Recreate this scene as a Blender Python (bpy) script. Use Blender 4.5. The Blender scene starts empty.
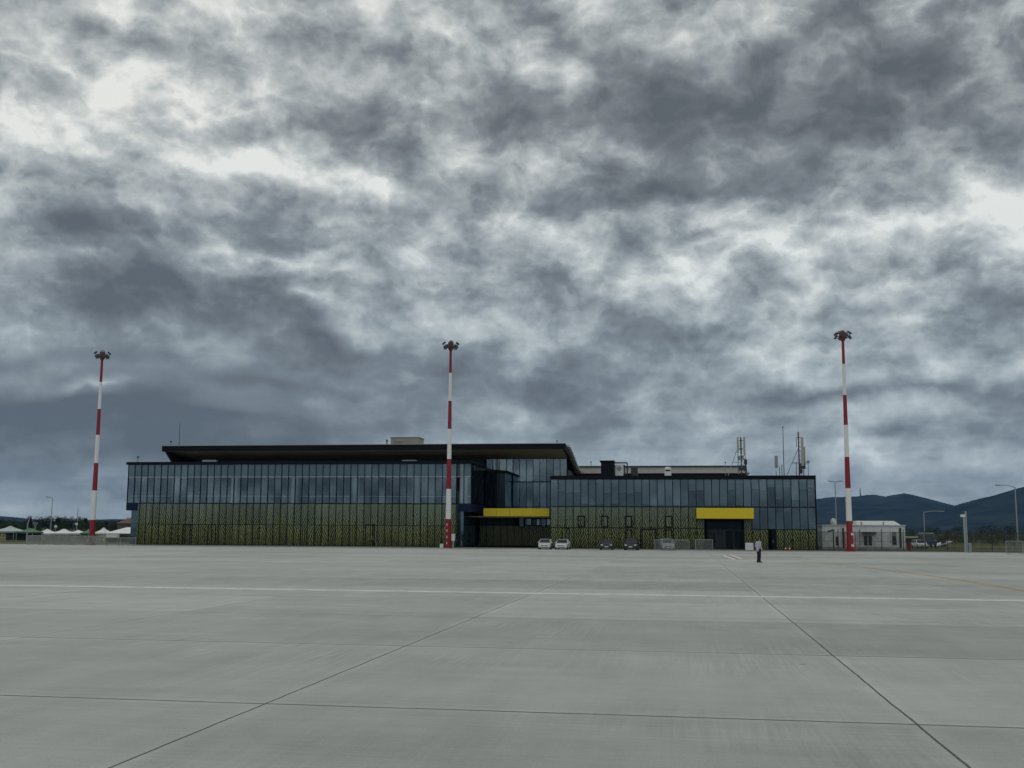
import bpy, bmesh, math, random
from mathutils import Vector, Matrix
R = math.radians
rnd = random.Random(11)
scene = bpy.context.scene
col = scene.collection

# ------------------------------------------------------------------ camera geometry
F = 1088.0; EYE = 2.28
AY = Vector((171, -148, -F)).normalized()
AX = Vector((7012, 103, 1088)); AX = (AX - AX.dot(AY) * AY).normalized()
AZ = AX.cross(AY)
def ray(px, py):
    v = Vector((px - 512, 384 - py, -F))
    return Vector((AX.dot(v), AY.dot(v), AZ.dot(v)))
def at(px, py, Y):
    d = ray(px, py); t = Y / d.y
    return Vector((d.x * t, Y, EYE + d.z * t))
def ax(px, Y, py=500): return at(px, py, Y).x
def az(px, py, Y): return at(px, py, Y).z

# ------------------------------------------------------------------ mesh helpers
class MB:
    def __init__(s): s.v = []; s.f = []; s.m = []
    def add(s, vs, fs, mi=0):
        n = len(s.v); s.v += [Vector(v) for v in vs]
        for f in fs: s.f.append([i + n for i in f]); s.m.append(mi)
        return s
    def box(s, x0, x1, y0, y1, z0, z1, mi=0):
        vs = [(x, y, z) for z in (z0, z1) for y in (y0, y1) for x in (x0, x1)]
        return s.add(vs, [(0, 2, 3, 1), (4, 5, 7, 6), (0, 1, 5, 4), (2, 6, 7, 3), (0, 4, 6, 2), (1, 3, 7, 5)], mi)
    def obox(s, c, size, rot, mi=0):
        vs = []
        for z in (-.5, .5):
            for y in (-.5, .5):
                for x in (-.5, .5):
                    vs.append(Vector(c) + rot @ Vector((x * size[0], y * size[1], z * size[2])))
        return s.add(vs, [(0, 2, 3, 1), (4, 5, 7, 6), (0, 1, 5, 4), (2, 6, 7, 3), (0, 4, 6, 2), (1, 3, 7, 5)], mi)
    def tube(s, pts, rads, n=8, mi=0, cap=True):
        pts = [Vector(p) for p in pts]
        if not isinstance(rads, (list, tuple)): rads = [rads] * len(pts)
        rings = []
        for i, p in enumerate(pts):
            a = pts[max(i - 1, 0)]; b = pts[min(i + 1, len(pts) - 1)]
            t = (b - a).normalized()
            u = t.cross(Vector((0, 1, 0)) if abs(t.y) < .9 else Vector((1, 0, 0))).normalized(); w = t.cross(u)
            rings.append([p + (u * math.cos(2 * math.pi * k / n) + w * math.sin(2 * math.pi * k / n)) * rads[i] for k in range(n)])
        vs = [q for r in rings for q in r]; fs = []
        for i in range(len(pts) - 1):
            for k in range(n):
                fs.append((i * n + k, i * n + (k + 1) % n, (i + 1) * n + (k + 1) % n, (i + 1) * n + k))
        if cap:
            fs.append(tuple(range(n))[::-1]); fs.append(tuple((len(pts) - 1) * n + k for k in range(n)))
        return s.add(vs, fs, mi)
    def loft(s, rings, mi=0, cap=True):
        n = len(rings[0]); vs = [q for r in rings for q in r]; fs = []
        for i in range(len(rings) - 1):
            for k in range(n):
                fs.append((i * n + k, i * n + (k + 1) % n, (i + 1) * n + (k + 1) % n, (i + 1) * n + k))
        if cap: fs.append(tuple(range(n))[::-1]); fs.append(tuple((len(rings) - 1) * n + k for k in range(n)))
        return s.add(vs, fs, mi)
    def ball(s, c, r, n=8, mi=0, sc=(1, 1, 1)):
        rings = []
        for i in range(n + 1):
            a = -math.pi / 2 + math.pi * i / n
            rr = max(math.cos(a), .02)
            rings.append([Vector(c) + Vector((math.cos(2 * math.pi * k / (2 * n)) * rr * r * sc[0], math.sin(2 * math.pi * k / (2 * n)) * rr * r * sc[1], math.sin(a) * r * sc[2])) for k in range(2 * n)])
        return s.loft(rings, mi)
    def capsule(s, a, ra, b, rb, n=8):
        a = Vector(a); b = Vector(b); s.ball(a, ra, n); s.ball(b, rb, n); return s.tube([a, b], [ra, rb], 2 * n)

ORI = {}
def obj(name, mb, mats, parent=None, smooth=False, bevel=0.0, origin=None):
    """one mesh object; coordinates are those of the thing (world, or the thing's own frame)"""
    if not isinstance(mats, (list, tuple)): mats = [mats]
    if origin is None:
        lo = Vector([min(v[i] for v in mb.v) for i in range(3)]); hi = Vector([max(v[i] for v in mb.v) for i in range(3)])
        origin = Vector(((lo.x + hi.x) / 2, (lo.y + hi.y) / 2, lo.z))
    else: origin = Vector(origin)
    me = bpy.data.meshes.new(name)
    me.from_pydata([v - origin for v in mb.v], [], mb.f)
    for m in mats: me.materials.append(m)
    me.polygons.foreach_set('material_index', mb.m)
    bm = bmesh.new(); bm.from_mesh(me); bmesh.ops.recalc_face_normals(bm, faces=bm.faces); bm.to_mesh(me); bm.free()
    if smooth: me.polygons.foreach_set('use_smooth', [True] * len(me.polygons))
    me.update()
    o = bpy.data.objects.new(name, me); col.objects.link(o)
    if parent is not None:
        o.parent = parent; o.location = origin - ORI[parent.name]
    else: o.location = origin
    ORI[o.name] = origin
    if bevel:
        b = o.modifiers.new('edge', 'BEVEL'); b.width = bevel; b.segments = 2; b.limit_method = 'ANGLE'
    return o
def tag(o, label=None, cat=None, group=None, kind=None):
    if label: o['label'] = label
    if cat: o['category'] = cat
    if group: o['group'] = group
    if kind: o['kind'] = kind
    return o
def thing(name, label, cat, loc=(0, 0, 0), rz=0, group=None, local=False):
    o = bpy.data.objects.new(name, None); col.objects.link(o)
    o.empty_display_size = .2
    o.location = loc; o.rotation_euler = (0, 0, rz)
    ORI[o.name] = Vector((0, 0, 0)) if local else Vector(loc)
    return tag(o, label, cat, group)
def dup(o, loc=None, parent=None, rz=None, label=None, scale=None):
    c = o.copy(); col.objects.link(c)
    ORI[c.name] = ORI[o.name]
    if parent is not None: c.parent = parent
    if loc is not None: c.location = loc
    if rz is not None: c.rotation_euler = (0, 0, rz)
    if scale is not None: c.scale = scale
    if label: c['label'] = label
    for ch in list(o.children): dup(ch, parent=c)
    return c

# ------------------------------------------------------------------ materials
def nodes(m):
    m.use_nodes = True; nt = m.node_tree
    return nt, nt.nodes, nt.links
def pmat(name, c, rough=.6, metal=0., var=.12, scale=2.0, spec=.5, bump=0.0, coat=0.):
    m = bpy.data.materials.new(name); nt, N, L = nodes(m); b = N['Principled BSDF']
    tc = N.new('ShaderNodeTexCoord'); no = N.new('ShaderNodeTexNoise'); no.inputs['Scale'].default_value = scale; no.inputs['Detail'].default_value = 5
    L.new(tc.outputs['Object'], no.inputs['Vector'])
    mx = N.new('ShaderNodeMix'); mx.data_type = 'RGBA'
    mx.inputs[6].default_value = (c[0] * (1 - var), c[1] * (1 - var), c[2] * (1 - var), 1)
    mx.inputs[7].default_value = (min(c[0] * (1 + var), 1), min(c[1] * (1 + var), 1), min(c[2] * (1 + var), 1), 1)
    L.new(no.outputs['Fac'], mx.inputs[0]); L.new(mx.outputs[2], b.inputs['Base Color'])
    b.inputs['Roughness'].default_value = rough; b.inputs['Metallic'].default_value = metal
    b.inputs['Specular IOR Level'].default_value = spec
    if coat: b.inputs['Coat Weight'].default_value = coat
    if bump:
        bp = N.new('ShaderNodeBump'); bp.inputs['Strength'].default_value = bump; bp.inputs['Distance'].default_value = .05
        L.new(no.outputs['Fac'], bp.inputs['Height']); L.new(bp.outputs[0], b.inputs['Normal'])
    return m
def math_node(N, L, op, a, b=None, c=None):
    n = N.new('ShaderNodeMath'); n.operation = op
    for i, x in enumerate((a, b, c)):
        if x is None: continue
        if isinstance(x, (int, float)): n.inputs[i].default_value = x
        else: L.new(x, n.inputs[i])
    return n.outputs[0]
def glass_mat(name, tint, refl, ior=2.1, rough=.02, solid=None, solidmix=0.0):
    """coated glazing: part mirrors the surroundings, part lets the interior show through"""
    m = bpy.data.materials.new(name); nt, N, L = nodes(m); N.remove(N['Principled BSDF']); out = N['Material Output']
    tr = N.new('ShaderNodeBsdfTransparent'); tr.inputs[0].default_value = (*tint, 1)
    gl = N.new('ShaderNodeBsdfGlossy'); gl.inputs['Color'].default_value = (*refl, 1); gl.inputs['Roughness'].default_value = rough
    fr = N.new('ShaderNodeFresnel'); fr.inputs[0].default_value = ior
    mx = N.new('ShaderNodeMixShader'); L.new(fr.outputs[0], mx.inputs[0])
    src = tr.outputs[0]
    if solid:
        df = N.new('ShaderNodeBsdfDiffuse'); df.inputs[0].default_value = (*solid, 1)
        m2 = N.new('ShaderNodeMixShader'); m2.inputs[0].default_value = solidmix; L.new(src, m2.inputs[1]); L.new(df.outputs[0], m2.inputs[2]); src = m2.outputs[0]
    L.new(src, mx.inputs[1]); L.new(gl.outputs[0], mx.inputs[2]); L.new(mx.outputs[0], out.inputs[0])
    return m

M = {}
M['black'] = pmat('black_trim', (.008, .009, .014), .55, spec=.12)
M['mullion'] = pmat('dark_mullion_aluminium', (.008, .014, .02), .5, spec=.15)
M['navy'] = pmat('navy_fascia', (.008, .014, .055), .5, spec=.2)
M['yellow'] = pmat('yellow_fascia', (.8, .6, .012), .45, var=.06)
M['soffit'] = pmat('timber_soffit', (.25, .215, .145), .6, var=.25, scale=.6)
M['roofmetal'] = pmat('pale_roof_metal', (.52, .5, .46), .5, .1)
M['rooftop'] = pmat('roof_membrane', (.25, .25, .25), .8)
M['steel'] = pmat('galvanised_steel', (.42, .44, .45), .45, .6)
M['lampgrey'] = pmat('lamp_post_grey', (.34, .37, .39), .5, .2)
M['darksteel'] = pmat('dark_steel', (.05, .055, .06), .5, .4)
M['white'] = pmat('white_paint', (.72, .73, .72), .5, var=.07)
M['hutwall'] = pmat('white_cladding', (.86, .87, .86), .6, var=.04, scale=1.2)
M['mastwhite'] = pmat('mast_white_paint', (.84, .84, .82), .45, var=.08, scale=.7)
M['mastred'] = pmat('mast_red_paint', (.28, .01, .02), .45, var=.15, scale=.7)
M['rust'] = pmat('oxide_red_frame', (.16, .05, .035), .6)
M['floodlens'] = pmat('floodlight_glass', (.25, .27, .28), .1)
M['grey'] = pmat('equipment_grey', (.3, .31, .31), .6)
M['tan'] = pmat('antenna_tan', (.42, .4, .35), .6)
M['concreteblock'] = pmat('concrete_block', (.42, .42, .40), .85, bump=.3)
M['interior'] = pmat('interior_dark', (.05, .055, .06), .8)
M['intwhite'] = pmat('interior_column', (.9, .91, .9), .7)
M['blind'] = pmat('roller_blind', (.26, .31, .32), .8, var=.05)
M['tent'] = pmat('tent_fabric_white', (.78, .79, .8), .7, var=.05)
M['tentgreen'] = pmat('canopy_green', (.05, .17, .1), .7)
M['tentgrey'] = pmat('canopy_pale_green', (.42, .5, .46), .7)
M['tyre'] = pmat('tyre_rubber', (.02, .02, .02), .8)
M['rim'] = pmat('wheel_rim', (.4, .4, .41), .35, .8)
M['carglass'] = pmat('car_glass', (.015, .02, .024), .06, spec=.7)
M['lens'] = pmat('headlamp', (.75, .78, .8), .1, spec=.8)
M['plate'] = pmat('number_plate', (.8, .8, .78), .4)
M['grille'] = pmat('grille_black', (.02, .02, .022), .5)
for k, c in dict(carwhite=(.74, .75, .76), carsilver=(.45, .47, .49), carblack=(.012, .013, .016), carnavy=(.018, .022, .03), carblue=(.015, .04, .11)).items():
    M[k] = pmat(k + '_paint', c, .25, .0, var=.04, coat=.7)
M['skin'] = pmat('skin', (.45, .27, .2), .55, var=.06)
M['shirt'] = pmat('lavender_shirt', (.5, .47, .6), .8, var=.15, scale=9)
M['trousers'] = pmat('black_trousers', (.012, .012, .018), .8)
M['shoe'] = pmat('black_leather', (.012, .011, .01), .4)
M['hair'] = pmat('dark_hair', (.03, .022, .016), .7)
M['eye'] = pmat('eye', (.05, .04, .035), .2)
M['orange'] = pmat('cone_orange', (.4, .1, .05), .5)
M['redplastic'] = pmat('red_plastic', (.35, .03, .03), .5)
M['bark'] = pmat('bark', (.07, .05, .035), .9, var=.3, scale=6, bump=.5)
def leaf(name, a, b):
    m = bpy.data.materials.new(name); nt, N, L = nodes(m); p = N['Principled BSDF']
    tc = N.new('ShaderNodeTexCoord'); no = N.new('ShaderNodeTexNoise'); no.inputs['Scale'].default_value = .6; no.inputs['Detail'].default_value = 6
    L.new(tc.outputs['Object'], no.inputs['Vector']); cr = N.new('ShaderNodeValToRGB')
    cr.color_ramp.elements[0].position = .35; cr.color_ramp.elements[1].position = .65
    cr.color_ramp.elements[0].color = (*a, 1); cr.color_ramp.elements[1].color = (*b, 1)
    L.new(no.outputs['Fac'], cr.inputs[0]); L.new(cr.outputs[0], p.inputs['Base Color']); p.inputs['Roughness'].default_value = .7
    p.inputs['Specular IOR Level'].default_value = .2
    return m
M['leafdark'] = leaf('leaf_dark', (.014, .026, .016), (.03, .05, .024))
M['leafmid'] = leaf('leaf_mid', (.022, .042, .018), (.048, .078, .026))

M['glass'] = glass_mat('facade_glass', (.93, .95, .96), (.72, .88, .98), 1.95)
M['spandrel'] = glass_mat('spandrel_glass', (.4, .5, .55), (.66, .88, 1.0), 2.15, .04, (.085, .115, .13), .85)
M['endglass'] = glass_mat('teal_glass', (.4, .5, .55), (.6, .85, 1.0), 2.2, .03, (.03, .06, .075), .6)
M['clearglass'] = glass_mat('entrance_glass', (.5, .55, .58), (.6, .72, .8), 1.6)
M['darkglass'] = glass_mat('dark_bay_glass', (.3, .34, .38), (.5, .65, .75), 1.45, .05)

def pattern_mat():
    """glass printed with leaf-green chevrons that get denser towards the ground"""
    m = bpy.data.materials.new('printed_glass'); nt, N, L = nodes(m); p = N['Principled BSDF']
    g = N.new('ShaderNodeNewGeometry'); sx = N.new('ShaderNodeSeparateXYZ'); L.new(g.outputs['Position'], sx.inputs[0])
    X, Z = sx.outputs[0], sx.outputs[2]
    A = lambda *a: math_node(N, L, *a)
    no = N.new('ShaderNodeTexNoise'); no.inputs['Scale'].default_value = .55; no.inputs['Detail'].default_value = 3
    L.new(g.outputs['Position'], no.inputs['Vector'])
    no3 = N.new('ShaderNodeTexNoise'); no3.inputs['Scale'].default_value = 1.6; no3.inputs['Detail'].default_value = 3; L.new(g.outputs['Position'], no3.inputs['Vector'])
    tri = A('PINGPONG', A('ADD', Z, A('MULTIPLY', no.outputs['Fac'], 1.6)), .29)
    ph = A('ADD', A('ADD', X, A('MULTIPLY', tri, .8)), A('MULTIPLY', no3.outputs['Fac'], .35))
    st = A('PINGPONG', ph, .155)                      # 0..0.2 over 0.4 m
    # stroke width grows towards the ground; a second, wider wander makes leaf-like gaps
    no2 = N.new('ShaderNodeTexNoise'); no2.inputs['Scale'].default_value = 2.2; no2.inputs['Detail'].default_value = 2
    L.new(g.outputs['Position'], no2.inputs['Vector'])
    h = A('SUBTRACT', 1.0, A('DIVIDE', Z, 6.1))     # 0 at the top of the print, 1 at the ground
    wid = A('ADD', A('MULTIPLY_ADD', A('POWER', A('MAXIMUM', h, 0.0), .75), .125, -.0), A('MULTIPLY', A('SUBTRACT', no2.outputs['Fac'], .5), .10))
    mask = N.new('ShaderNodeMapRange'); mask.interpolation_type = 'SMOOTHSTEP'
    L.new(A('SUBTRACT', st, wid), mask.inputs[0]); mask.inputs[1].default_value = -.02; mask.inputs[2].default_value = .03
    mask.inputs[3].default_value = 1; mask.inputs[4].default_value = 0
    cr = N.new('ShaderNodeValToRGB'); e = cr.color_ramp.elements
    e[0].position = .0; e[0].color = (.17, .21, .175, 1); e[1].position = 1.0; e[1].color = (.33, .32, .085, 1)
    x = e.new(.4); x.color = (.215, .25, .16, 1); x = e.new(.68); x.color = (.28, .295, .105, 1)
    L.new(A('ADD', h, A('MULTIPLY', A('SUBTRACT', no.outputs['Fac'], .5), .5)), cr.inputs[0])
    mx = N.new('ShaderNodeMix'); mx.data_type = 'RGBA'; L.new(mask.outputs[0], mx.inputs[0]); L.new(cr.outputs[0], mx.inputs[6])
    mx.inputs[7].default_value = (.026, .036, .022, 1)
    oi = N.new('ShaderNodeObjectInfo'); hv = N.new('ShaderNodeHueSaturation'); L.new(A('MULTIPLY_ADD', oi.outputs['Random'], .4, .8), hv.inputs['Value']); L.new(mx.outputs[2], hv.inputs['Color'])
    L.new(hv.outputs[0], p.inputs['Base Color']); p.inputs['Roughness'].default_value = .12; p.inputs['Specular IOR Level'].default_value = .2
    return m
M['pattern'] = pattern_mat()

def mesh_mat(name, c, opacity):
    m = bpy.data.materials.new(name); nt, N, L = nodes(m); p = N['Principled BSDF']
    p.inputs['Base Color'].default_value = (*c, 1); p.inputs['Roughness'].default_value = .7
    tc = N.new('ShaderNodeTexCoord'); no = N.new('ShaderNodeTexNoise'); no.inputs['Scale'].default_value = 1.5
    L.new(tc.outputs['Object'], no.inputs['Vector'])
    a = math_node(N, L, 'MULTIPLY_ADD', math_node(N, L, 'SUBTRACT', no.outputs['Fac'], .5), .3, opacity)
    L.new(a, p.inputs['Alpha']); return m
M['screen'] = mesh_mat('grey_screen_mesh', (.33, .34, .32), .48)
M['screendark'] = mesh_mat('dark_screen_mesh', (.2, .22, .22), .26)
M['chain'] = mesh_mat('chain_link', (.06, .07, .07), .22)

def concrete_mat():
    m = bpy.data.materials.new('apron_concrete'); nt, N, L = nodes(m); p = N['Principled BSDF']
    A = lambda *a: math_node(N, L, *a)
    g = N.new('ShaderNodeNewGeometry'); s = N.new('ShaderNodeSeparateXYZ'); L.new(g.outputs['Position'], s.inputs[0]); X, Y = s.outputs[0], s.outputs[1]
    PX, PY, OX, OY = 8.23, 7.45, 2.75, 14.12
    # a slight wander keeps the saw cuts from being ruler-straight
    wn = N.new('ShaderNodeTexNoise'); wn.inputs['Scale'].default_value = .9; wn.inputs['Detail'].default_value = 3; L.new(g.outputs['Position'], wn.inputs['Vector'])
    wob = A('MULTIPLY', A('SUBTRACT', wn.outputs['Fac'], .5), .05)
    u = A('DIVIDE', A('ADD', A('SUBTRACT', X, OX), wob), PX); v = A('DIVIDE', A('ADD', A('SUBTRACT', Y, OY), wob), PY)
    cx = A('FLOOR', u); cy = A('FLOOR', v)
    du = A('MULTIPLY', A('ABSOLUTE', A('SUBTRACT', u, A('ROUND', u))), PX); dv = A('MULTIPLY', A('ABSOLUTE', A('SUBTRACT', v, A('ROUND', v))), PY)
    def tex(scale, sx, sy, det=6, rough=.6, off=0):
        mp = N.new('ShaderNodeMapping'); mp.inputs['Scale'].default_value = (sx, sy, 1); mp.inputs['Location'].default_value = (off, off * .7, 0)
        L.new(g.outputs['Position'], mp.inputs[0]); t = N.new('ShaderNodeTexNoise'); t.inputs['Scale'].default_value = scale
        t.inputs['Detail'].default_value = det; t.inputs['Roughness'].default_value = rough; L.new(mp.outputs[0], t.inputs['Vector']); return t.outputs['Fac']
    cell = N.new('ShaderNodeTexWhiteNoise'); cell.noise_dimensions = '2D'; cb = N.new('ShaderNodeCombineXYZ'); L.new(cx, cb.inputs[0]); L.new(cy, cb.inputs[1]); L.new(cb.outputs[0], cell.inputs['Vector'])
    row = N.new('ShaderNodeTexWhiteNoise'); row.noise_dimensions = '1D'; L.new(cy, row.inputs['W'])
    big = tex(.09, 1, 1, 5); band = tex(.35, .07, .8, 6, .65, 13); broom = tex(11, 1, .035, 5, .72, 3); broom2 = tex(9, .06, 1, 4, .7, 9); fine = tex(30, 1, 1, 4, .7); sweep = tex(1.6, 1, .12, 6, .6, 47); blot = tex(.6, 1, .6, 8, .62, 31)
    tot = A('ADD', 0.0, A('MULTIPLY', A('SUBTRACT', cell.outputs['Value'], .5), .18))
    tot = A('ADD', tot, A('MULTIPLY', A('SUBTRACT', row.outputs['Value'], .5), .15))
    bandf = A('MULTIPLY_ADD', A('SUBTRACT', band, .5), .7, .5); patch = tex(.22, 1, .8, 3, .5, 77)
    broom = A('MULTIPLY_ADD', A('SUBTRACT', broom, .5), A('MAXIMUM', A('MULTIPLY', A('SUBTRACT', patch, .45), 5.0), .1), .5)
    for t, k in ((big, .42), (bandf, .75), (broom, .7), (broom2, .3), (fine, .6), (blot, .45), (sweep, .28)):
        tot = A('ADD', tot, A('MULTIPLY', A('SUBTRACT', t, .5), k))
    # small pale scars and dark spots
    vo = N.new('ShaderNodeTexVoronoi'); vo.inputs['Scale'].default_value = .55; L.new(g.outputs['Position'], vo.inputs['Vector'])
    spot = A('LESS_THAN', A('ADD', vo.outputs['Distance'], A('MULTIPLY', fine, .06)), .062)
    sgn = A('SUBTRACT', A('MULTIPLY', N_rand(N, L, vo.outputs['Color']), 2.0), 1.15)
    tot = A('ADD', tot, A('MULTIPLY', A('MULTIPLY', spot, sgn), .5))
    # pale scuffs dragged along the stand and a few dark rubber marks
    mp2 = N.new('ShaderNodeMapping'); mp2.inputs['Scale'].default_value = (.22, 1.5, 1); L.new(g.outputs['Position'], mp2.inputs[0])
    v2 = N.new('ShaderNodeTexVoronoi'); v2.inputs['Scale'].default_value = .5; L.new(mp2.outputs[0], v2.inputs['Vector'])
    s2 = N.new('ShaderNodeMapRange'); L.new(A('ADD', v2.outputs['Distance'], A('MULTIPLY', A('SUBTRACT', fine, .5), .25)), s2.inputs[0]); s2.inputs[1].default_value = .06; s2.inputs[2].default_value = .26; s2.inputs[3].default_value = 1; s2.inputs[4].default_value = 0
    r2 = A('SUBTRACT', N_rand(N, L, v2.outputs['Color']), .42)
    tot = A('ADD', tot, A('MULTIPLY', A('MULTIPLY', s2.outputs[0], r2), .3))
    val = A('ADD', 1.0, tot)
    # joints: dark cut with paler, sealed shoulders; only some transverse cuts read dark
    jx = A('LESS_THAN', du, .017); jy = A('MULTIPLY', A('LESS_THAN', dv, .036), A('MULTIPLY_ADD', blot, .7, .55))
    sh = N.new('ShaderNodeMapRange'); L.new(A('MINIMUM', dv, A('ADD', du, .05)), sh.inputs[0]); sh.inputs[1].default_value = .02; sh.inputs[2].default_value = .26; sh.inputs[3].default_value = .17; sh.inputs[4].default_value = 0
    val = A('ADD', val, A('MULTIPLY', sh.outputs[0], A('ADD', .35, blot)))
    j = A('MAXIMUM', jx, jy)
    val = A('MULTIPLY', val, A('SUBTRACT', 1.0, A('MULTIPLY', j, .82)))
    mx = N.new('ShaderNodeMix'); mx.data_type = 'RGBA'; mx.blend_type = 'MULTIPLY'; mx.inputs[0].default_value = 1
    warm = N.new('ShaderNodeMix'); warm.data_type = 'RGBA'; L.new(big, warm.inputs[0]); warm.inputs[6].default_value = (.372, .384, .358, 1); warm.inputs[7].default_value = (.418, .42, .388, 1)
    cc = N.new('ShaderNodeCombineColor'); [L.new(val, cc.inputs[i]) for i in range(3)]
    L.new(warm.outputs[2], mx.inputs[6]); L.new(cc.outputs[0], mx.inputs[7]); L.new(mx.outputs[2], p.inputs['Base Color'])
    L.new(A('ADD', .62, A('MULTIPLY', band, .25)), p.inputs['Roughness']); p.inputs['Specular IOR Level'].default_value = .35
    bp = N.new('ShaderNodeBump'); bp.inputs['Strength'].default_value = .25; bp.inputs['Distance'].default_value = .01
    L.new(A('ADD', fine, A('MULTIPLY', broom2, .8)), bp.inputs['Height']); L.new(bp.outputs[0], p.inputs['Normal'])
    return m
def N_rand(N, L, c):
    s = N.new('ShaderNodeSeparateColor'); L.new(c, s.inputs[0]); return s.outputs[0]
M['concrete'] = concrete_mat()
def paint_mat(name, c, cover):
    m = bpy.data.materials.new(name); nt, N, L = nodes(m); p = N['Principled BSDF']
    g = N.new('ShaderNodeNewGeometry'); t = N.new('ShaderNodeTexNoise'); t.inputs['Scale'].default_value = 1.3; t.inputs['Detail'].default_value = 9; t.inputs['Roughness'].default_value = .75
    L.new(g.outputs['Position'], t.inputs['Vector'])
    mr = N.new('ShaderNodeMapRange'); L.new(t.outputs['Fac'], mr.inputs[0]); mr.inputs[1].default_value = .25; mr.inputs[2].default_value = .5; mr.inputs[3].default_value = 0; mr.inputs[4].default_value = cover
    p.inputs['Base Color'].default_value = (*c, 1); p.inputs['Roughness'].default_value = .6; L.new(mr.outputs[0], p.inputs['Alpha']); return m
M['linewhite'] = paint_mat('worn_white_line', (.8, .81, .78), .78)
M['linefaint'] = paint_mat('faint_white_line', (.6, .61, .58), .35)
M['lineyellow'] = paint_mat('worn_yellow_line', (.6, .43, .12), .36)
M['lineclear'] = paint_mat('clear_white_line', (.8, .81, .78), .97)
M['linered'] = paint_mat('worn_red_line', (.5, .16, .13), .8)

def ground_mat():
    m = bpy.data.materials.new('grassland'); nt, N, L = nodes(m); p = N['Principled BSDF']
    g = N.new('ShaderNodeNewGeometry'); t = N.new('ShaderNodeTexNoise'); t.inputs['Scale'].default_value = .02; t.inputs['Detail'].default_value = 10; L.new(g.outputs['Position'], t.inputs['Vector'])
    cr = N.new('ShaderNodeValToRGB'); e = cr.color_ramp.elements; e[0].position = .35; e[0].color = (.045, .06, .022, 1); e[1].position = .65; e[1].color = (.19, .18, .06, 1)
    L.new(t.outputs['Fac'], cr.inputs[0]); L.new(cr.outputs[0], p.inputs['Base Color']); p.inputs['Roughness'].default_value = .9; p.inputs['Specular IOR Level'].default_value = .1
    return m
M['grass'] = ground_mat()
def hill_mat(name, a, b, sc):
    m = bpy.data.materials.new(name); nt, N, L = nodes(m); p = N['Principled BSDF']
    g = N.new('ShaderNodeNewGeometry'); t = N.new('ShaderNodeTexNoise'); t.inputs['Scale'].default_value = sc; t.inputs['Detail'].default_value = 10; t.inputs['Roughness'].default_value = .65; L.new(g.outputs['Position'], t.inputs['Vector'])
    cr = N.new('ShaderNodeValToRGB'); e = cr.color_ramp.elements; e[0].position = .38; e[0].color = (*a, 1); e[1].position = .7; e[1].color = (*b, 1)
    L.new(t.outputs['Fac'], cr.inputs[0]); L.new(cr.outputs[0], p.inputs['Base Color']); p.inputs['Roughness'].default_value = 1; p.inputs['Specular IOR Level'].default_value = 0
    return m
M['hill'] = hill_mat('forested_slope', (.008, .013, .013), (.04, .05, .042), .006)

# ------------------------------------------------------------------ ground
def sheet(name, x0, x1, y0, y1, z, m, thick=0.0):
    mb = MB()
    if thick: mb.box(x0, x1, y0, y1, z - thick, z)
    else: mb.add([(x0, y0, z), (x1, y0, z), (x1, y1, z), (x0, y1, z)], [(0, 1, 2, 3)])
    return tag(obj(name, mb, m), kind='structure')
sheet('terrain', -9500, 9500, -2500, 11500, -.05, M['grass'])
sheet('apron', -420, 420, -700, 143.3, 0, M['concrete'])
sheet('access_road', -420, 420, 143.62, 158, -.02, pmat('asphalt', (.055, .055, .056), .85, bump=.4, scale=8))
sheet('kerb', -420, 420, 143.3, 143.6, .10, pmat('kerb_concrete', (.2, .2, .19), .9, bump=.3), .22)
sheet('painted_stand_line', -420, 420, 40.0, 40.95, .006, M['linewhite'])
sheet('painted_service_line', -420, 420, 48.6, 49.3, .004, M['linefaint'])
sheet('painted_edge_line', -420, 420, 30.1, 30.22, .004, M['linefaint'])
def ribbon(name, pts, w, m):
    mb = MB(); vs = []
    for i, p in enumerate(pts):
        a = Vector(pts[max(i - 1, 0)]); b = Vector(pts[min(i + 1, len(pts) - 1)]); t = (b - a).normalized(); n = Vector((-t.y, t.x))
        for s_ in (-1, 1): vs.append((p[0] + n.x * s_ * w / 2, p[1] + n.y * s_ * w / 2, .005))
    mb.add(vs, [(2 * i, 2 * i + 1, 2 * i + 3, 2 * i + 2) for i in range(len(pts) - 1)])
    return tag(obj(name, mb, m), kind='structure')
cv = []
for i in range(25):
    t = i / 24; a, b, c = Vector((9.3, 92)), Vector((14.6, 68)), Vector((13.4, 40))
    cv.append(tuple(a * (1 - t) ** 2 + b * 2 * t * (1 - t) + c * t * t))
ribbon('painted_taxi_line', cv, .55, M['lineyellow'])
for (xa, ya, xb, yb), mm in (((3.95, 112, 4.3, 95), 'lineclear'), ((4.75, 115, 5.0, 98), 'lineclear'), ((4.35, 113, 4.65, 96), 'linered')):
    ribbon('painted_hatch', [(xa, ya), (xb, yb)], .27 if mm == 'lineclear' else .16, M[mm])

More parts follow.
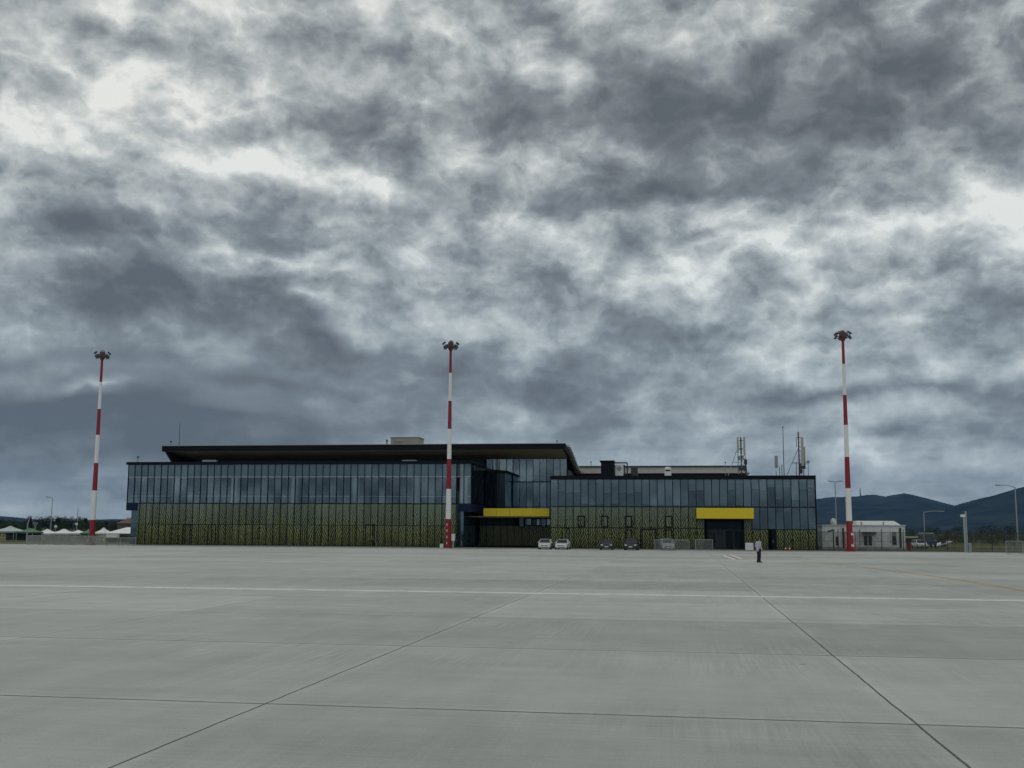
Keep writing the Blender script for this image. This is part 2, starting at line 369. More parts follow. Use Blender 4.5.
# ------------------------------------------------------------------ hills
def ridge(name, prof, Y, depth, m, seed, amp):
    r = random.Random(seed); ph = [(r.uniform(.0008, .006), r.uniform(0, 6.3), r.uniform(.0005, .004)) for _ in range(14)]
    xs = [at(p, y, Y).x for p, y in prof]; zs = [at(p, y, Y).z for p, y in prof]
    mb = MB(); nu, nv = 260, 34; vs = []
    for i in range(nu):
        x = xs[0] + (xs[-1] - xs[0]) * i / (nu - 1)
        k = 0
        while k < len(xs) - 2 and xs[k + 1] < x: k += 1
        t = (x - xs[k]) / (xs[k + 1] - xs[k]); t = min(max(t, 0), 1)
        h = zs[k] * (1 - t) + zs[k + 1] * t
        for j in range(nv):
            w = j / (nv - 1) * 2 - 1                       # -1 foot near, 0 crest, 1 far foot
            f = 1 - abs(w); s_ = f * f * (3 - 2 * f) * .45 + f * .55
            y = Y + w * depth
            nz = sum(math.sin(x * a + b + y * c) for a, b, c in ph) / 14
            spur = math.sin(x * .008 + 1.3 * math.sin(y * .002)) * .5 + math.sin(x * .019 + y * .003) * .3
            hh = h * s_ + amp * h * f * (1 - f) * (nz * 3 + spur)
            if f > .93: hh += r.uniform(-1, 1) * h * .008
            vs.append((x, y, hh - 3 if f > 0 else -6))
    mb.add(vs, [(i * nv + j, (i + 1) * nv + j, (i + 1) * nv + j + 1, i * nv + j + 1) for i in range(nu - 1) for j in range(nv - 1)])
    return tag(obj(name, mb, m, smooth=True), kind='structure')
ridge('mountain', [(560, 520), (640, 512), (720, 506), (790, 501), (816, 498), (833, 496), (855, 495.5), (864, 494.2), (872, 493.3), (879, 494.8), (885, 495.5), (893, 493.8), (902, 492.6), (908, 493.6), (914, 495.5), (931, 500.5), (951, 505.3), (975, 512), (1020, 522), (1080, 528)], 7600, 2300, M['hill'], 3, .35)
ridge('mountain', [(890, 527), (925, 516), (945, 508), (953, 505.3), (965, 501.6), (979, 497.8), (996, 494.5), (1010, 490.6), (1021, 487), (1040, 482), (1070, 478), (1120, 470), (1200, 474), (1300, 490), (1400, 512)], 6300, 1900, M['hill'], 5, .35)
ridge('hills', [(-420, 508), (-200, 507), (-90, 511), (-30, 513.5), (0, 515.6), (12, 516.5), (20, 518.5), (30, 521), (45, 522.5), (70, 521.5), (98, 519), (120, 518.5), (150, 520), (260, 520), (420, 524), (560, 526)], 6800, 1500, M['hill'], 8, .3)
mb = MB()
tp = at(860.3, 494.6, 7600)
mb.tube([(tp.x, tp.y, tp.z - 12), (tp.x, tp.y, tp.z + 42)], [4.2, 2.2], 6)
for k in range(3):
    a = 2 * math.pi * k / 3
    mb.tube([(tp.x + 7 * math.cos(a), tp.y + 7 * math.sin(a), tp.z - 14), (tp.x, tp.y, tp.z + 24)], .8, 5)
tag(obj('transmitter_tower', mb, M['rust']), 'thin transmitter tower on the crest of the far mountain ridge', 'tower')

# ------------------------------------------------------------------ terminal
YF = 145.0
T = thing('airport_terminal', 'long low glass terminal with yellow canopies and green printed lower glazing', 'building', (-30, YF, 0))
XL, XR = ax(127.2, YF), ax(471, YF)            # left wing
zt = 11.66; zc = 11.25; ztr = az(300, 476.9, YF); zf = az(300, 503.6, YF); zb = az(300, 511, YF); zr = az(300, 525, YF)
nb = 50; bw = (XR - XL) / nb
G2 = az(683, 506.9, YF); RT = az(683, 475.6, YF); RC = az(683, 479.3, YF); RR = az(683, 528.3, YF)
XA, XB = ax(550.6, YF), ax(815.5, YF); nr = 34; rw = (XB - XA) / nr
def part(name, mb, m, parent=None, **k): return obj(name, mb, m, parent or T, **k)
def B(*a): return MB().box(*a)
# --- left wing shell
YB = 161.6
part('roof_deck', B(XL + .1, XR - .1, YF + .12, YB, zc - .1, zc + .25), M['rooftop'])
mb = B(XL - .25, XR + .25, YF - .35, YF + .5, zt - .38, zt); mb.box(XR - .5, XR + .25, YF + .5, YB - 6, zt - .38, zt); mb.box(XL - .25, XL + .5, YF + .5, YB, zt - .38, zt)
part('coping', mb, M['black'])
part('floor_slab', B(XL + .1, XR - .1, YF + .15, YB, zf - .25, zf - .02), M['interior'])
part('soffit', B(XL + .02, XR - .02, YF + .1, YB, zb + .02, zb + .14), M['soffit'])
xe = ax(138, YF); xg = ax(131.5, YF); xq = ax(457.5, YF); xs = ax(463.3, YF)
mb = B(XL - .06, xe, YF - .08, YF + .1, zb, zf); mb.box(XL - .06, XL + .1, YF + .1, YB, zb, zf)
part('fascia', mb, M['navy'])
mb = B(xq, XR + .06, YF - .08, YF + .1, zb, zf); mb.box(XR - .1, XR + .06, YF + .1, YB - 6.2, zb, zf)
part('fascia', mb, M['navy'])
part('back_wall', B(XL + .3, XR - .3, YF + 7, YF + 7.2, zf, zc - .1), M['interior'])
part('ground_floor_wall', B(xg, xs, YF + .35, YF + .6, 0, zb), M['interior'])
mb = B(xg - .02, xe, YF + .2, YF + .34, 0, zb); mb.box(xg - .02, xg + .12, YF + .6, YB, 0, zb)
part('end_glazing', mb, M['endglass'])
mb = B(xq, xs + .02, YF + .2, YF + .34, 0, zb); mb.box(xs - .1, xs + .02, YF + .6, YB - 6, 0, zb)
part('end_glazing', mb, M['endglass'])
part('plinth', B(xe, xq, YF - .03, YF + .3, -.04, .16), M['black'])
# panes of the left wing
pane = None; sp = None; pt = None
def place(proto, name, mbf, m, loc, parent=T):
    """first call builds, later calls copy the part"""
    if proto is None:
        o = part(name, mbf(), m, parent); proto = o
    else: o = dup(proto, parent=parent)
    o.location = Vector(loc) - ORI[parent.name]
    o.rotation_euler = (rnd.gauss(0, .004), 0, rnd.gauss(0, .005))
    return proto
for i in range(nb):
    x = XL + (i + .5) * bw
    pane = place(pane, 'glass_panel', lambda: B(-bw / 2 + .02, bw / 2 - .02, -.02, .02, 0, ztr - zf - .12), M['glass'], (x, YF, zf + .08))
    sp = place(sp, 'spandrel_panel', lambda: B(-bw / 2 + .02, bw / 2 - .02, -.02, .02, 0, zt - .4 - ztr - .06), M['spandrel'], (x, YF, ztr + .04))
npat = 0; np_l = round((xq - xe) / bw); pw = (xq - xe) / np_l; pt2 = None
for i in range(np_l):
    x = xe + (i + .5) * pw
    for z0, z1 in ((.16, zr - .03), (zr + .03, zf - .02)):
        if npat < 100:
            pt = place(pt, 'printed_panel', lambda: B(-pw / 2 + .015, pw / 2 - .015, -.02, .02, 0, 1), M['pattern'], (x, YF - .02, z0))
            o = T.children[-1]; npat += 1
for o in list(bpy.data.objects):
    if o.name.startswith('printed_panel'):
        z0 = o.location.z; o.scale = (1, 1, (zr - .03 - .16) if z0 < 1 else (zf - .02 - zr - .03))
mu = None
for i in range(nb + 1):
    x = XL + i * bw
    lo = zf if (x < xe - .1 or x > xq + .1) else .16
    mb = B(x - .045, x + .045, YF - .09, YF + .1, lo, zt - .38)
    part('mullion', mb, M['mullion'])
part('transom', B(XL, XR, YF - .05, YF + .09, ztr - .05, ztr + .05), M['steel'])
part('transom', B(XL, XR, YF - .055, YF + .09, zf - .06, zf + .06), M['mullion'])
part('transom', B(xe, xq, YF - .055, YF + .05, zr - .04, zr + .04), M['black'])
# pale columns seen through the upper glazing
for i, px in enumerate((152, 177, 236, 296, 356.5, 417, 464)):
    x = ax(px, YF + 1.2)
    part('column', MB().tube([(x, YF + .75, zf), (x, YF + .75, zc - .1)], .58 if i != 0 else .25, 14), M['intwhite'] if i else M['interior'], smooth=True)
part('ceiling', B(XL + .2, XR - .2, YF + 1.4, YF + 7, ztr + .1, ztr + .2), M['interior'])
part('balustrade', B(XL + .2, XR - .2, YF + .5, YF + .55, zf + 1.0, zf + 1.06), M['steel'])
# right return of the left wing
nsd = 8; sdw = (YB - 6.2 - YF) / nsd
mb = MB()
for i in range(nsd): mb.box(XR - .02, XR + .02, YF + .1 + i * sdw + .03, YF + .1 + (i + 1) * sdw - .03, zf + .08, zt - .42)
part('return_glazing', mb, M['glass'])
mb = MB()
for i in range(nsd + 1): mb.box(XR - .05, XR + .07, YF + .1 + i * sdw - .03, YF + .1 + i * sdw + .03, zf, zt - .4)
mb.box(XR - .05, XR + .05, YF + .1, YB - 6.2, ztr - .05, ztr + .05)
part('return_mullion', mb, M['mullion'])
# left end of the left wing
mb = MB()
for i in range(12): mb.box(XL - .02, XL + .02, YF + .1 + i * 1.3 + .03, YF + .1 + (i + 1) * 1.3 - .03, zf + .08, zt - .42)
part('return_glazing', mb, M['spandrel'])
# doors of the left wing
def door(px0, px1, py, frame=.12, name='door', sub='door_handle', z0=.05, Y=None):
    Y = Y or YF - .09
    x0, x1 = ax(px0, YF), ax(px1, YF); z1 = az((px0 + px1) / 2, py, YF)
    mb = MB(); mb.box(x0, x0 + frame, Y, Y + .06, z0, z1); mb.box(x1 - frame, x1, Y, Y + .06, z0, z1); mb.box(x0 + frame, x1 - frame, Y, Y + .06, z1 - frame, z1)
    if z0 > 1: mb.box(x0 + frame, x1 - frame, Y, Y + .06, z0, z0 + frame)
    else: mb.box(x0 + frame, x1 - frame, Y, Y + .06, z0, z0 + .1)
    o = part(name, mb, M['black'])
    if sub: part(sub, B(x1 - frame - .1, x1 - frame - .06, Y - .06, Y, .95, 1.35), M['steel'], o)
    else: part('window_pane', B(x0 + frame, x1 - frame, Y + .01, Y + .04, z0 + frame, z1 - frame), M['pattern'], o)
    return o
for a in ((184, 192), (209, 217.5), (366, 374), (373, 375.5)): door(a[0], a[1], 524.4)
# --- hall
YH = YB; YRF = 153.0
zrt = az(400, 444.5, YRF); zrb = az(400, 451, YRF)
xr0, xr1 = ax(162, YRF, 447), ax(565.5, YRF, 446); xr0b = ax(171, YRF, 460)
zg = az(540, 458.5, YH)
prof = [(YRF, zrt), (157, zrt - .35), (161, zrt - 1.0), (165, zrt - 1.8), (168, zrt - 2.35), (172, zrt - 2.75), (180, zrt - 2.95)]
rings = []
TH = .82
for (y, z), th in zip(prof, (TH, .55, .22, .3, .5, .6, .6)): rings.append([(xr0, y, z), (xr1, y, z), (xr1, y, z - th), (xr0, y, z - th)])
part('hall_roof', MB().loft(rings), M['black'])
rings = [[(xr1 - .35, y, z - .05), (xr1 + .015, y, z - .05), (xr1 + .015, y, z - TH - .1), (xr1 - .35, y, z - TH - .1)] for y, z in [(YRF + .3, zrt - .02)] + prof[1:]]
part('verge_fascia', MB().loft(rings), M['black'])
# pale standing edge along the right verge and the front lip
rings = [[(xr1 + .02, y, z + .03), (xr1 + .42, y, z + .03), (xr1 + .42, y, z - .26), (xr1 + .02, y, z - .26)] for y, z in [(YRF + 1.5, zrt - .12)] + prof[1:]]
part('verge_flashing', MB().loft(rings), M['roofmetal'])
part('roof_lip', B(xr0 + .05, xr1 - .05, YRF + .3, YRF + .7, zrt + .02, zrt + .1), M['roofmetal'])
mb = MB().loft([[(xr0 + .1, YRF + .06, zrt - TH + .02), (xr1 - .1, YRF + .06, zrt - TH + .02), (xr1 - .1, YRF + .06, zrt - TH - .01), (xr0 + .1, YRF + .06, zrt - TH - .01)],
                [(xr0b, YH, zg + .1), (xr1 - .4, YH, zg + .1), (xr1 - .4, YH, zg - .05), (xr0b, YH, zg - .05)]])
part('roof_soffit', mb, M['soffit'])
mb = MB().loft([[(xr0 - .01, y, z - .12), (xr0 + .3, y, z - .12), (xr0b + .3, y, min(z - 1.0, zg - .9)), (xr0b, y, min(z - 1.0, zg - .9))] for y, z in [(YRF + .02, zrt)] + prof[1:6]])
part('roof_verge', mb, M['black'])
part('hall_wall', B(xr0b, ax(484, YH), YH, YH + .3, zc, zg), M['interior'])
xh0 = ax(486, YH); xh1 = ax(567, YH); nh = round((xh1 - xh0) / 1.03); hw = (xh1 - xh0) / nh
zh1 = az(530, 481.8, YH)
hp = hq = None
for i in range(nh):
    x = xh0 + (i + .5) * hw
    if x < ax(511, YH) : hp = place(hp, 'hall_glass_panel', lambda: B(-hw / 2 + .03, hw / 2 - .03, -.02, .02, 0, zg - zh1 - .15), M['glass'], (x, YH, zh1 + .06))
    else:
        hp = place(hp, 'hall_glass_panel', lambda: B(-hw / 2 + .03, hw / 2 - .03, -.02, .02, 0, zg - zh1 - .15), M['glass'], (x, YH, zh1 + .06))
        if x < XA + 1: hq = place(hq, 'hall_lower_panel', lambda: B(-hw / 2 + .03, hw / 2 - .03, -.02, .02, 0, zh1 - .3), M['glass'], (x, YH, .2))
mb = MB()
for i in range(nh + 1):
    x = xh0 + i * hw; part('mullion', B(x - .04, x + .04, YH - .08, YH + .1, .1, zg - .05), M['mullion'])
part('transom', B(xh0, xh1, YH - .07, YH + .09, zh1 - .06, zh1 + .06), M['mullion'])
part('transom', B(xh0, xh1, YH - .07, YH + .09, zf - .06, zf + .06), M['mullion'])
part('hall_back_wall', B(xr0b, xr1, YH + 14, YH + 14.3, 0, zg - 1.95), M['interior'])
part('hall_side_wall', B(xh1, xh1 + .2, YH, YH + 14, 7, zg - 1.7), M['interior'])
# slanting struts behind the hall glazing
mb = MB()
for px in (523, 541):
    b = at(px, 500, YH + 1.2); mb.tube([(b.x - .9, YH + 1.2, 5.2), (b.x + .5, YH + 1.2, zh1 + .3)], .16, 8)
part('strut', mb, M['steel'])
# dark bay
YBAY = 155.2; xb1 = ax(505, YBAY); zbt = az(500, 472.5, YBAY); zbb = az(500, 508, YBAY)
mb = B(XR + .1, xb1, YBAY + .05, YH - .1, zbb, zbt)
part('bay_wall', mb, M['black'])
part('bay_coping', B(XR + .1, xb1 + .2, YBAY - .15, YH - .12, zbt + .003, zbt + .28), M['black'])
mb = MB()
for i in range(3):
    w = (xb1 - XR - .1) / 3; mb.box(XR + .1 + i * w + .04, XR + .1 + (i + 1) * w - .04, YBAY - .02, YBAY + .03, zbb + .1, zbt - .1)
part('bay_glazing', mb, M['darkglass'])
mb = MB()
for i in range(5): mb.box(xb1 + .005, xb1 + .04, YBAY + .1 + i * 1.2, YBAY + 1.22 + i * 1.2, zbb + .1, zbt - .1)
part('bay_side_glazing', mb, M['spandrel'])
# yellow canopy between the wings
YC = 149.0
xc0, xc1 = ax(483.5, YC), ax(549.3, YC); zy0, zy1 = az(517, 516.3, YC), az(517, 508.4, YC)
part('canopy', B(xc0, xc1, YC, YBAY - .1, zy0, zy1), M['yellow'], bevel=.03)
mb = MB()
for k in range(1, 5): mb.box(xc0 + (xc1 - xc0) * k / 5 - .012, xc0 + (xc1 - xc0) * k / 5 + .012, YC - .006, YC - .001, zy0 + .03, zy1 - .03)
part('canopy_seam', mb, M['darksteel'])
part('canopy_soffit', B(XR - 2.5, xc1, YC + .15, YB - .2, zy0 - .14, zy0 - .004), M['soffit'])
part('recess_wall', B(xs + .1, XA - .05, YB - .1, YB - .02, 0, .2), M['black'])
# recessed ground floor below the canopy
mb = MB(); x = xs + .3
while x < ax(546, YBAY + 1):
    mb.box(x + .03, x + .98, YBAY + .3, YBAY + .36, .15, zr + .1); x += 1.03
part('recess_glazing', mb, M['pattern'])
mb = MB(); x = xs + .3
while x < ax(546, YBAY + 1):
    mb.box(x - .03, x + .03, YBAY + .24, YBAY + .4, 0, zy0 - .15); x += 1.03
mb.box(xs + .3, x, YBAY + .24, YBAY + .4, zr + .12, zr + .24)
part('recess_mullion', mb, M['mullion'])
part('recess_upper_glazing', B(xs + .3, ax(514, YBAY), YBAY + .42, YBAY + .46, zr + .2, zy0 - .2), M['interior'])
for a, b in ((518.5, 524.5), (540.5, 546.5)):
    x0, x1 = ax(a, YBAY), ax(b, YBAY); z0, z1 = az(530, 527.5, YBAY), az(530, 517, YBAY); mb = MB()
    for q in ((x0, x0 + .14, z0, z1), (x1 - .14, x1, z0, z1), (x0 + .14, x1 - .14, z0, z0 + .14), (x0 + .14, x1 - .14, z1 - .14, z1)): mb.box(q[0], q[1], YBAY + .1, YBAY + .22, q[2], q[3])
    w = part('window', mb, M['black']); part('window_pane', B(x0 + .14, x1 - .14, YBAY + .14, YBAY + .18, z0 + .14, z1 - .14), M['clearglass'], w)
# --- right wing
part('roof_deck', B(XA + .1, XB - .1, YF + .3, YF + 34, RC - .2, RC + .1), M['rooftop'])
mb = B(XA - .06, XB + .12, YF - .12, YF + .3, RC, RT); mb.box(XB - .25, XB + .12, YF + .3, YF + 34, RC, RT); mb.box(XA - .06, XA + .25, YF + .3, YF + 34, RC, RT)
part('coping', mb, M['black'])
part('floor_slab', B(XA + .1, XB - .1, YF + .15, YF + 20, G2 - .3, G2 - .02), M['interior'])
part('back_wall', B(XA + .1, XB - .1, YF + 5, YF + 5.2, 0, RC - .2), M['interior'])
part('side_wall', B(XA - .05, XA + .1, YF + .1, YF + 34, 0, RC), M['spandrel'])
part('side_wall', B(XB - .12, XB - .02, YF + .1, YF + 34, 0, RC), M['spandrel'])
part('corner_post', B(XB - .08, XB + .1, YF - .1, YF + .1, 0, RC), M['black'])
cx0, cx1 = ax(696.3, YF - 1.5), ax(753.5, YF - 1.5); ox0, ox1 = ax(706, YF), ax(743.5, YF)
clear_lo = az(770, 529.5, YF)
halfs = [.0, .45, .5, .5, 1, 1, 1, .5, 1, .5, .55, .5, 1, 1, 1, 1, 1, 1, .45, .4, 1, 1, 1, .4, 1, 1, .35, .4, .3, .8, .3, .8, .4, .3]
rp = rc_ = None; rest = MB(); rest_n = 0; left_over = []
zmain = RC - G2 - .1
for i in range(nr):
    x = XA + (i + .5) * rw
    rp = place(rp, 'glass_panel', lambda: B(-rw / 2 + .02, rw / 2 - .02, -.02, .02, 0, zmain), M['glass'], (x, YF, G2 + .06))
    h = halfs[i] * (zmain - .1) * rnd.uniform(.92, 1.0)
    if h > .3: part('roller_blind', B(x - rw / 2 + .05, x + rw / 2 - .05, YF + .14, YF + .16, RC - .05 - h, RC - .05), M['blind'])
    pxc = 552 + 263.5 * (i + .5) / nr
    if x > cx1 - .1:
        rc_ = place(rc_, 'lower_glass_panel', lambda: B(-rw / 2 + .02, rw / 2 - .02, -.02, .02, 0, G2 - clear_lo - .1), M['glass'], (x, YF, clear_lo + .05))
        if not 770.5 < pxc < 778.5: left_over.append((x, .16, clear_lo - .04))
    elif ox0 - .2 < x < ox1 + .2: pass
    else:
        left_over.append((x, .16, RR - .03)); left_over.append((x, RR + .03, G2 - .03))
for (x, z0, z1) in left_over:
    if npat < 100:
        o = dup(pt, parent=T); o.location = Vector((x, YF - .02, z0)) - ORI[T.name]; o.scale = (rw / pw, 1, z1 - z0); npat += 1
    else: rest.box(x - rw / 2 + .015, x + rw / 2 - .015, YF - .04, YF, z0, z1)
o = part('printed_panel', rest, M['pattern']); o['kind'] = 'stuff'
for i in range(nr + 1):
    x = XA + i * rw; lo = .1
    if ox0 + .1 < x < ox1 - .1: lo = zy0 + .3
    part('mullion', B(x - .045, x + .045, YF - .09, YF + .1, lo, RC), M['mullion'])
part('transom', B(XA, XB, YF - .055, YF + .09, G2 - .07, G2 + .07), M['mullion'])
mb = B(XA, ox0, YF - .055, YF + .05, RR - .05, RR + .05); mb.box(cx1, XB, YF - .055, YF + .05, clear_lo - .04, clear_lo + .05)
part('transom', mb, M['black'])
mb = B(XA, ox0, YF - .03, YF + .3, -.04, .16); mb.box(ox1, XB, YF - .03, YF + .3, -.04, .16)
part('plinth', mb, M['black'])
for a, b in ((577.5, 585), (601, 608.3), (624.5, 632), (664.5, 672.2)): door(a, b, 515.8, .16, 'window', None, az(620, 527.4, YF))
for a, b, y in ((561.5, 569.5, 527.5), (624.5, 632, 529.5), (664.5, 672, 529.5), (640, 656, 529)): door(a, b, y, .14)
x0, x1 = ax(771, YF), ax(778, YF)
o = part('door', B(x0, x1, YF - .03, YF + .03, .05, clear_lo - .1), M['black']); part('door_handle', B(x0 + .1, x0 + .14, YF - .09, YF - .03, .95, 1.35), M['steel'], o)
# entrance canopy of the right wing
ez0, ez1 = az(725, 518.8, YF), az(725, 508.2, YF)
part('canopy', B(cx0, cx1, YF - 1.5, YF - .06, ez0, ez1), M['yellow'], bevel=.03)
part('canopy_soffit', B(cx0 + .05, cx1 - .05, YF - 1.45, YF - .07, ez0 - .1, ez0 - .004), M['black'])
mb = B(ox0, ox0 + .15, YF - .05, YF + 3, 0, ez0 - .1); mb.box(ox1 - .15, ox1, YF - .05, YF + 3, 0, ez0 - .1); mb.box(ox0 + .15, ox1 - .15, YF + .1, YF + 3, ez0 - .4, ez0 - .12)
part('entrance_frame', mb, M['black'])
n4 = 4; w4 = (ox1 - ox0 - .3) / n4
for i in range(n4):
    x = ox0 + .15 + i * w4; Yd = YF + 1.6
    mb = MB()
    for q in ((x, x + .06, .02, 2.6), (x + w4 - .06, x + w4, .02, 2.6), (x + .06, x + w4 - .06, .02, .12), (x + .06, x + w4 - .06, 2.5, 2.6)): mb.box(q[0], q[1], Yd, Yd + .05, q[2], q[3])
    o = part('sliding_door', mb, M['darksteel']); part('door_glass', B(x + .06, x + w4 - .06, Yd + .01, Yd + .03, .12, 2.5), M['clearglass' if i < 2 else 'darkglass'], o)
part('entrance_transom', B(ox0 + .15, ox1 - .15, YF + 1.6, YF + 1.64, 2.62, ez0 - .42), M['darkglass'])
# rear roof behind the right wing
YR = 173.0; zq1 = az(660, 467.2, YR); zq0 = az(660, 473.2, YR); xq1 = ax(741, YR, 468); xq2 = ax(749, YR, 475)
mb = MB().add([(xr1 - .2, YR, zq0), (xq2 + .2, YR, zq0), (xq1, YR, zq1), (xr1 - .2, YR, zq1), (xr1 - .2, YR + 12, zq0), (xq2 + .2, YR + 12, zq0), (xq1, YR + 12, zq1), (xr1 - .2, YR + 12, zq1)],
              [(0, 1, 2, 3), (4, 7, 6, 5), (0, 4, 5, 1), (1, 5, 6, 2), (2, 6, 7, 3), (3, 7, 4, 0)])
part('rear_roof', mb, M['roofmetal'])
part('rear_roof_edge', B(xr1 - .2, xq1 + .1, YR - .25, YR + .2, zq1 + .003, zq1 + .22), M['darksteel'])
part('rear_wall', B(xr1 - .2, xq2 - .6, YR + .2, YR + .5, RC - .1, zq0 - .003), M['black'])

# ------------------------------------------------------------------ roof equipment
def rbox(px0, px1, py0, py1, Y, d):
    a = at(px0, py1, Y); b = at(px1, py0, Y); return (a.x, b.x, Y, Y + d, a.z, b.z)
q = rbox(390.5, 418.5, 437.6, 446, 160, 3.5)
t = thing('rooftop_unit', 'pale grey boxy ventilation unit on top of the hall roof', 'roof unit', ((q[0] + q[1]) / 2, 161.7, zrt - .95))
obj('unit_casing', B(q[0], q[1], q[2], q[3], zrt - 1.0, q[5]), M['tan'], t, bevel=.04)
obj('unit_lid', B(q[0] - .08, q[1] + .08, q[2] - .08, q[3] + .08, q[5] + .003, q[5] + .1), M['grey'], t)
mb = MB()
for i in range(5): mb.box(q[0] + .4, q[0] + 1.9, q[2] - .05, q[2] - .01, zrt + .2 + i * .2 - .8 + .8, zrt + .29 + i * .2)
obj('louvre', mb, M['grey'], t)
a = at(387, 441, 160)
t = thing('vent_pipe', 'small dark vent pipe beside the pale unit on the hall roof', 'vent', (a.x, 160, zrt - .95))
obj('pipe', MB().tube([(a.x, 160, zrt - .95), (a.x, 160, a.z)], .1, 8), M['darksteel'], t); obj('pipe_cap', MB().tube([(a.x, 160, a.z), (a.x, 160, a.z + .25)], [.2, .06], 8), M['darksteel'], t)
def rod(px, py0, py1, Y, r, label, zbase, ballr=0):
    a = at(px, py0, Y); t = thing('lightning_rod', label, 'lightning rod', (a.x, Y, zbase))
    obj('rod', MB().tube([(a.x, Y, zbase), (a.x, Y, a.z)], [r, r * .6], 6), M['darksteel'], t)
    obj('rod_foot', B(a.x - .2, a.x + .2, Y - .2, Y + .2, zbase, zbase + .15), M['grey'], t)
    if ballr: obj('tip', MB().ball((a.x, Y, a.z), ballr, 5), M['darksteel'], t)
rod(180, 423.5, 446, 158, .055, 'tall thin lightning rod near the left end of the hall roof', zrt - .55)
rod(171, 441.5, 446, 156, .05, 'short ball tipped rod at the left tip of the hall roof', zrt - .3, .14)
rod(138, 457, 462, 147, .06, 'short ball tipped rod over the left end of the long glass wing', zc + .25, .15)
rod(557, 441, 444, 155, .05, 'short ball tipped rod at the right tip of the hall roof', zrt - .2, .12)
rod(591, 462, 468, 174, .05, 'short ball tipped rod on the rear roof beside the black plant box', zq1, .12)
rod(782.8, 427, 477, 150, .06, 'very tall thin rod standing alone between two antenna groups', RC + .1, .1)
for px0, px1, lb in ((202, 216, 'left one of two white ducts below the hall soffit'), (402, 416, 'white duct below the hall soffit beside the middle mast')):
    q = rbox(px0, px1, 459.6, 462.5, 152, .6)
    t = thing('roof_duct', lb, 'duct', ((q[0] + q[1]) / 2, 152.3, zc + .25)); obj('duct_casing', B(q[0], q[1], 152, 152.6, zc + .62, q[5] - .05), M['grey'], t, bevel=.03)
    obj('duct_stand', MB().box(q[0] + .2, q[0] + .3, 152.1, 152.5, zc + .25, zc + .55).box(q[1] - .3, q[1] - .2, 152.1, 152.5, zc + .25, zc + .55), M['steel'], t)
zd = RC + .1
q = rbox(601, 613.2, 460.5, 478, 149, 2.2)
t = thing('plant_box', 'tall black plant box on the roof of the right glass wing', 'roof unit', ((q[0] + q[1]) / 2, 150, zd)); obj('box_casing', B(q[0], q[1], 149, 151.2, zd, q[5] - .2), M['black'], t, bevel=.03)
obj('box_lid', B(q[0] - .15, q[1] + .15, 148.8, 151.4, q[5] - .197, q[5]), M['black'], t)
q = rbox(614, 627, 462.5, 476, 149.6, 1.4)
t = thing('cooling_unit', 'white cooling unit with dark pipes inside an open steel frame beside the black box', 'roof unit', ((q[0] + q[1]) / 2, 150.3, zd))
mb = MB()
for x in (q[0], q[1]):
    for y in (149.6, 151): mb.tube([(x, y, zd), (x, y, q[5])], .05, 6)
for y in (149.6, 151): mb.tube([(q[0], y, q[5]), (q[1], y, q[5])], .05, 6)
obj('frame', mb, M['darksteel'], t); obj('casing', B(q[0] + .15, q[0] + 1.25, 149.8, 150.8, zd + .1, q[5] - .25), M['white'], t, bevel=.05)
obj('fan_grille', MB().tube([(q[0] + .7, 149.79, q[5] - .8), (q[0] + .7, 149.74, q[5] - .8)], .33, 16), M['grey'], t)
obj('pipe', MB().tube([(q[1] - .35, 150, zd), (q[1] - .35, 150, q[5] - .3), (q[0] + 1.25, 150, q[5] - .35)], .09, 8), M['darksteel'], t)
q = rbox(631, 637.5, 467, 478, 149.5, 1.0)
t = thing('roof_vent', 'small dark grey cowl vent right of the framed cooling unit', 'vent', ((q[0] + q[1]) / 2, 150, zd)); obj('cowl', B(q[0], q[1], 149.5, 150.5, zd + .3, q[5]), M['darksteel'], t, bevel=.06)
obj('neck', B(q[0] + .15, q[1] - .15, 149.6, 150.4, zd, zd + .3), M['darksteel'], t)
q = rbox(664.5, 671.3, 466.8, 476.5, 149.5, .8)
t = thing('exhaust_fan', 'white mushroom exhaust fan on the roof above the framed windows', 'vent', ((q[0] + q[1]) / 2, 149.9, zd)); xm = (q[0] + q[1]) / 2; hz = q[5]
obj('fan_cap', MB().tube([(xm, 149.9, hz - .38), (xm, 149.9, hz - .25), (xm, 149.9, hz)], [.46, .46, .3], 16), M['white'], t)
obj('fan_neck', MB().tube([(xm, 149.9, hz - .62), (xm, 149.9, hz - .38)], .3, 16), M['darksteel'], t)
obj('fan_base', B(xm - .45, xm + .45, 149.5, 150.3, zd, hz - .62), M['white'], t)

# antennas
def antenna_panel(px, py0, py1, w, Y, m, parent, d=.16):
    a = at(px, py0, Y); b = at(px, py1, Y); x = (a.x + b.x) / 2
    return obj('panel_antenna', B(x - w / 2, x + w / 2, Y - d, Y, b.z, a.z), M[m], parent, bevel=.03)
YA = 150.0
a = at(741.5, 476, YA)
t = thing('antenna_mast', 'roof mast carrying three upright panel antennas near the canopy end', 'antenna', (a.x, YA, zd))
top = at(741.3, 437, YA)
obj('pole', MB().tube([(a.x, YA, zd), (a.x, YA, top.z)], .075, 8), M['darksteel'], t)
for px, p0, p1 in ((737.9, 437, 453), (744.3, 437, 454.5)): antenna_panel(px, p0, p1, .26, YA - .15, 'tan', t)
antenna_panel(740.9, 438, 454, .2, YA + .4, 'grey', t)
mb = MB()
for z in (top.z - .5, top.z - 1.6): mb.tube([(a.x - .55, YA, z), (a.x + .5, YA, z)], .04, 6)
obj('crossarm', mb, M['darksteel'], t)
s0 = at(728.5, 464.5, YA); s1 = at(736.6, 450.5, YA)
